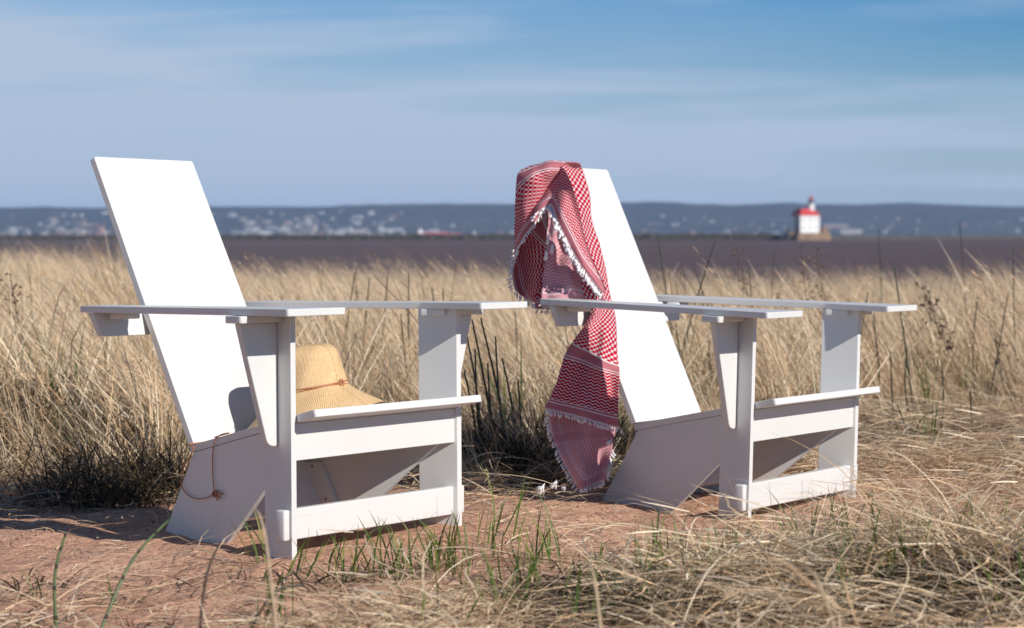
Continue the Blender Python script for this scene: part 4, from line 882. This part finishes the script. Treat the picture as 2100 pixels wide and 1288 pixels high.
# sprouts in front that can be told apart: one object each
def sprout_label(px, py): return None
def single_tuft(name, px, D, parts, label, cat, mat, group=None):
    x_ = (px - 1050) / F_PX * D; o = mesh_np(name, *pack(parts), mat); o.location = (x_, D, ground_z(x_, D) - .004); tag(o, label, cat, group); return o
def sprout_parts(n, h, spread=.02, lean=(.05, .55), w=(.003, .0055), col=None):
    root = np.c_[rng.normal(0, spread, (n, 2)), np.zeros(n)]
    return [ribbons(root, U(0, 6.28, n), U(.0, .55, n), U(.15, 1.2, n), U(h * .5, h, n), U(*w, n), 6, 1.5, rng.normal(0, .3, n), None, green_cols(n) if col is None else col, .06)]
SPR = [(700, 4.86, 9, .15, 'green grass sprout in front of the left chair crossbar, the leftmost'),
       (800, 4.93, 12, .17, 'green grass sprout before the middle of the left chair crossbar'),
       (905, 4.98, 12, .15, 'bushy green sprout under the right end of the left chair crossbar'),
       (520, 5.02, 3, .16, 'thin green blades rising beside the near front leg of the left chair'),
       (1075, 4.62, 8, .15, 'green sprout in the straw below the gap between the chairs'),
       (1030, 4.32, 6, .14, 'small green sprout at the bottom centre in pale straw'),
       (1120, 5.15, 6, .11, 'low green sprout on bare sand midway between the chairs'),
       (1220, 4.75, 7, .11, 'short green sprout on the sand left of the twig'),
       (1385, 5.45, 6, .10, 'small green sprout beside the near side panel of the right chair'),
       (1500, 5.35, 9, .10, 'green sprout at the foot of the right chair near front leg'),
       (1715, 5.0, 16, .21, 'largest green tussock right of the right chair front'),
       (1790, 5.02, 12, .20, 'dense green blades growing just right of the largest tussock'),
       (1655, 5.1, 6, .16, 'green blades left of the largest tussock under the right chair crossbar'),
       (1960, 5.3, 9, .15, 'green sprout in the straw toward the right edge'),
       (2060, 5.0, 8, .18, 'green blades at the right edge above the dark tussock'),
       (1330, 4.35, 6, .17, 'upright green blades at the bottom beside the tall twig'),
       (1420, 4.3, 6, .14, 'green blades in the straw just right of the tall twig'),
       (1810, 4.35, 7, .20, 'long green blades at the bottom right in matted straw'),
       (60, 4.6, 4, .09, 'small green blades on the sand at the lower left edge'),
       (255, 4.55, 4, .09, 'small green blades on the sand by the leaning green stem'),
       (560, 4.45, 6, .12, 'green blades on the sand below the left chair near leg'),
       (1005, 6.9, 6, .17, 'green sprout in the shade between the two chairs'),
       (1890, 7.9, 12, .19, 'green clump in the straw right of the right chair seat')]
for px_, D_, n__, h_, lb in SPR:
    m_ = n__ // 2; n__ = n__ if px_ > 400 else n__ // 2
    dry = ribbons(np.c_[rng.normal(0, .02, (m_, 2)), np.zeros(m_)], U(0, 6.28, m_), U(.2, 1.0, m_), U(1.0, 2.2, m_), U(.05, h_ * .8, m_), U(.002, .004, m_), 6, 1.2, rng.normal(0, .6, m_), None, straw_cols(m_))
    single_tuft('grass_sprout', px_, D_, sprout_parts(int(n__ * 1.7), h_ * 1.08, .034 if n__ > 10 else .02, w=(.0034, .0062)) + [dry], lb, 'grass', GREENB)
# big tussock of straw at the lower right: strands arching out of one root
for px_, D_, n__, h_, lb in ((1985, 4.42, 420, .36, 'large dark hearted tussock of arching dead straw at the lower right corner'), (1730, 5.0, 110, .22, 'brown dead leaves around the largest green tussock'), (1470, 4.45, 260, .30, 'loose heap of pale straw at the bottom right of the tall twig')):
    root = np.c_[rng.normal(0, .10 if n__ > 200 else .05, (n__, 2)), np.zeros(n__)]
    single_tuft('straw_tussock', px_, D_, [ribbons(root, U(0, 6.28, n__), U(.2, 1.1, n__), U(1.3, 2.3, n__), U(h_ * .5, h_ * 1.25, n__), U(.0016, .0038, n__), 7, 1.0, rng.normal(0, .6, n__), None, straw_cols(n__))], lb, 'grass', STRAW)

# stems: dark jointed rushes, twigs
STEMM = NT('dark_green_rush'); o_ = STEMM.obj(); 
STEMM.bsdf(STEMM.mix(STEMM.noise(o_, 14, 3), (0.018, 0.022, 0.012), (0.045, 0.052, 0.024)), 0.45); STEMM = STEMM.m
STEMG = mat_simple('green_jointed_stem', (0.085, 0.125, 0.045), 0.4, 0.2, 30); JOINT = mat_simple('stem_joint_sheath', (0.03, 0.028, 0.02), 0.6, 0.2, 60)
TWIG = mat_simple('dark_brown_twig', (0.085, 0.055, 0.045), 0.8, 0.3, 80, 0.2, 0.001); DRYST = mat_simple('dry_pale_stalk', (0.46, 0.34, 0.22), 0.7, 0.2, 50)
def stem(name, tip, base, D, label, cat, group=None, rad=0.0024, mat=None, joints=True, bend=0.02, mid=None, Dtip=None):
    Dt = Dtip or D; a = P(base[0], base[1] if base[1] else 0, D)
    a.z = ground_z(a.x, a.y) - 0.01
    b = P(tip[0], tip[1], Dt)
    m = a.lerp(b, .5) + Vector((random.uniform(-1, 1), random.uniform(-1, 1), 0)) * bend if mid is None else P(mid[0], mid[1], (D + Dt) / 2)
    pts = catmull([a, m, b], 9); Lg = (b - a).length; rr_ = [rad * (1 - .45 * i / (len(pts) - 1)) for i in range(len(pts))]
    bm = bmesh.new(); tube(bm, [p - a for p in pts], rr_, 7)
    root = empty(name, a) if joints else None
    if joints:
        tag(root, label, cat, group); from_bm('stalk', bm, mat or STEMM, root, True)
        for k in range(2, len(pts) - 1, 3):
            bm = bmesh.new(); d = (pts[k + 1] - pts[k]).normalized() * 0.004; tube(bm, [pts[k] - a - d, pts[k] - a, pts[k] - a + d], [rr_[k] * 1.02, rr_[k] * 1.14, rr_[k] * 1.05], 7); from_bm('joint_sheath', bm, JOINT, root, True)
        return root
    o = from_bm(name, bm, mat or STEMM, None, True); o.location = a; tag(o, label, cat, group); return o
stem('rush_stem', (135, 1092), (112, 0), 4.05, 'upright green jointed stem at the lower left corner', 'stem', rad=.0040, mat=STEMG, mid=(112, 1190), Dtip=4.1)
stem('rush_stem', (352, 1060), (165, 0), 3.95, 'long green jointed stem leaning right across the lower left sand', 'stem', rad=.0036, mat=STEMG, mid=(262, 1165), Dtip=4.15)
stem('twig', (452, 1112), (392, 0), 3.7, 'dark soft focus twig slanting up below the hatted chair rear foot', 'twig', rad=.0034, mat=TWIG, joints=False, mid=(420, 1200), Dtip=3.9)
stem('twig', (1352, 1042), (1344, 0), 4.25, 'tall thin dark twig standing before the right chair', 'twig', rad=.0026, mat=TWIG, joints=False, mid=(1343, 1170), Dtip=4.55)
stem('bent_stalk', (622, 1200), (498, 1240), 4.25, 'broken dark green stalk bent over above the bottom straw', 'stalk', rad=.0034, joints=False, mid=(560, 1218), Dtip=4.3)
stem('dry_stalk', (690, 1225), (760, 0), 4.15, 'short grey broken stalk at the bottom left of centre', 'stalk', rad=.0030, mat=DRYST, joints=False, mid=(715, 1262), Dtip=4.2)
# blurred pale stalks close to the camera
for tip, mid, base, lb in (((1205, 1150), (1225, 1230), (1262, 1400), 'pale soft focus stalk near the camera below the gap between chairs'), ((520, 1040), (548, 1130), (600, 1400), 'pale soft focus stalk close to the camera before the left chair leg')):
    stem('near_stalk', tip, base, 3.1, lb, 'stalk', rad=.0028, mat=DRYST, joints=False, mid=mid, Dtip=3.2)
tall = stem('plume_grass', (1630, 1165), (1800, 1500), 3.0, 'pale blurred feathery grass head close to the camera at lower right', 'grass', rad=.0022, mat=DRYST, joints=False, mid=(1690, 1220), Dtip=3.05)
a = P(1800, 1500, 3.0); a.z = ground_z(a.x, a.y) - .01
pl = []
for i in range(90):
    t = random.random(); q = P(1618 + 110 * t, 1158 + 95 * t + random.uniform(-3, 3), 3.03) - a; pl.append(q[:])
pl = np.array(pl); n = len(pl)
mesh_np('feathery_head', *pack([ribbons(pl, np.full(n, math.pi) + rng.normal(0, .5, n), U(.5, 1.2, n), U(.8, 1.6, n), U(.015, .035, n), U(.001, .0018, n), 2, 1, None, None, straw_cols(n, 1.25))]), STRAW, parent=tall)
clump = [((968, 655), (1020, 905)), ((986, 652), (1050, 925)), ((1016, 690), (1045, 950)), ((958, 690), (985, 900)), ((974, 716), (1000, 910)), ((1062, 778), (1062, 930)), ((1000, 745), (1035, 960)), ((952, 760), (975, 890)), ((1030, 735), (1060, 905))]
ORD = ['leftmost', 'second', 'third', 'fourth', 'fifth', 'sixth', 'seventh', 'eighth', 'ninth', 'tenth', 'eleventh', 'twelfth', 'thirteenth', 'fourteenth', 'fifteenth', 'sixteenth', 'seventeenth', 'eighteenth', 'nineteenth', 'rightmost']
def rush_row(items, what, where, group, rad, mat=None):
    items = sorted(items, key=lambda q: q[0][0])
    for i, (tp, bs, D_) in enumerate(items):
        lb = '%s of the %s %s' % (ORD[i], what, where) if i in (0, 19) else '%s from the left of the %s %s' % (ORD[i], what, where)
        stem('rush_stem', tp, bs, D_, lb, 'stem', group, rad=rad, mat=mat, joints=False, bend=.018)
rush_row([(tp, bs, random.uniform(6.85, 7.05)) for tp, bs in clump], 'dark rushes', 'in the shaded clump between the chairs', 'dark rushes between the chairs', .0046)
mid_ = [((728, 560), (690, 800), 10.5), ((758, 570), (735, 800), 10.2), ((795, 560), (765, 800), 10.4), ((838, 560), (850, 800), 9.6), ((886, 590), (905, 800), 9.6), ((908, 592), (930, 820), 9.5), ((1057, 640), (1055, 860), 9.4), ((822, 645), (850, 800), 9.2)]
rush_row(mid_, 'dark rushes', 'behind the far arm of the left chair', 'rushes behind the left chair', .0044)
lf_ = [((48, 705), (45, 820), 7.6), ((62, 716), (50, 830), 7.7), ((24, 722), (28, 830), 7.7), ((155, 735), (172, 850), 7.6), ((250, 640), (235, 800), 8.3), ((168, 690), (160, 820), 8.0)]
rush_row(lf_, 'green rushes', 'in the straw left of the hatted chair', 'rushes at the left edge', .003, STEMG)
rt_ = [((1347, 478), (1395, 760), 10.5), ((1468, 490), (1372, 800), 9.6), ((1438, 600), (1400, 800), 10.5), ((1588, 512), (1570, 640), 14), ((1833, 540), (1875, 790), 9.6), ((1780, 600), (1762, 800), 10.0), ((2005, 606), (2000, 780), 10.5), ((2068, 600), (2025, 800), 10.0), ((1790, 655), (1800, 830), 9.8), ((1930, 735), (1932, 880), 9.3), ((2078, 500), (2088, 760), 11), ((1968, 455), (1985, 600), 13), ((1802, 470), (1812, 560), 13.5), ((1826, 720), (1832, 850), 9.2), ((1860, 715), (1868, 850), 9.2), ((1460, 620), (1462, 800), 10.2), ((1535, 540), (1552, 700), 12), ((1840, 830), (1862, 950), 8.3), ((1990, 800), (1995, 905), 8.6), ((1908, 600), (1915, 720), 11)]
rush_row(rt_, 'dark rushes', 'in the straw behind the right chair', 'rushes behind the right chair', .0046)
# weeds with brown seed heads
SEED = mat_simple('brown_seed_head', (0.17, 0.115, 0.085), 0.9, 0.35, 200, 0.1)
def weed(tip, base, D, label, n=60, frac=.45, size=.010, spread_=.03, Dtip=None, group=None):
    root = stem('seed_weed', tip, base, D, label, 'weed', group, rad=.0024, mat=TWIG, joints=False, bend=.02)
    a = root.location.copy(); b = P(*tip, D) - a; bm = bmesh.new()
    for k in range(n):
        t = 1 - frac * random.random(); w = spread_ * (1.15 - abs(t - (1 - frac * .5)) / (frac * .5) * .8)
        c = b * t + Vector((random.gauss(0, w), random.gauss(0, w * .7), random.gauss(0, w * .6)))
        s = size * random.uniform(.5, 1.2); q = [c + Vector((random.uniform(-s, s), random.uniform(-s, s), random.uniform(-s, s))) for _ in range(4)]
        vs_ = [bm.verts.new(v) for v in q]
        for f in ((0, 1, 2), (0, 2, 3), (0, 3, 1), (1, 3, 2)): bm.faces.new([vs_[i] for i in f])
        if k % 4 == 0: tube(bm, [b * (t - .05), c], .0008, 4)
    tag(from_bm('seed_head', bm, SEED, root), kind='stuff')
weed((1672, 505), (1712, 720), 10.6, 'brown seed headed weed right of the lighthouse foot, taller of the pair', 70)
weed((1640, 500), (1690, 700), 10.9, 'brown seed headed weed just left of its taller twin', 50)
weed((1890, 582), (2010, 800), 9.6, 'thick leaning brown plume in the straw right of the far arm', 130, .5, .011, .028)
weed((1510, 500), (1560, 690), 11.0, 'thin brown weed behind the right chair back, right of its edge', 50)
weed((1595, 600), (1590, 700), 11.5, 'small dark seed head below the lighthouse in the straw', 40, .3, .009, .016)
weed((20, 560), (70, 760), 8.6, 'brown seed headed weed at the left edge in tall straw', 60, .4)
weed((1915, 700), (1930, 800), 10.3, 'low brown weed in the straw beyond the far arm tip', 40, .5)
weed((2040, 690), (2070, 840), 9.7, 'brown weed near the right edge in matted straw', 50, .5)
weed((730, 545), (745, 700), 12, 'faint brown weed in far straw behind the left chair', 30, .4)
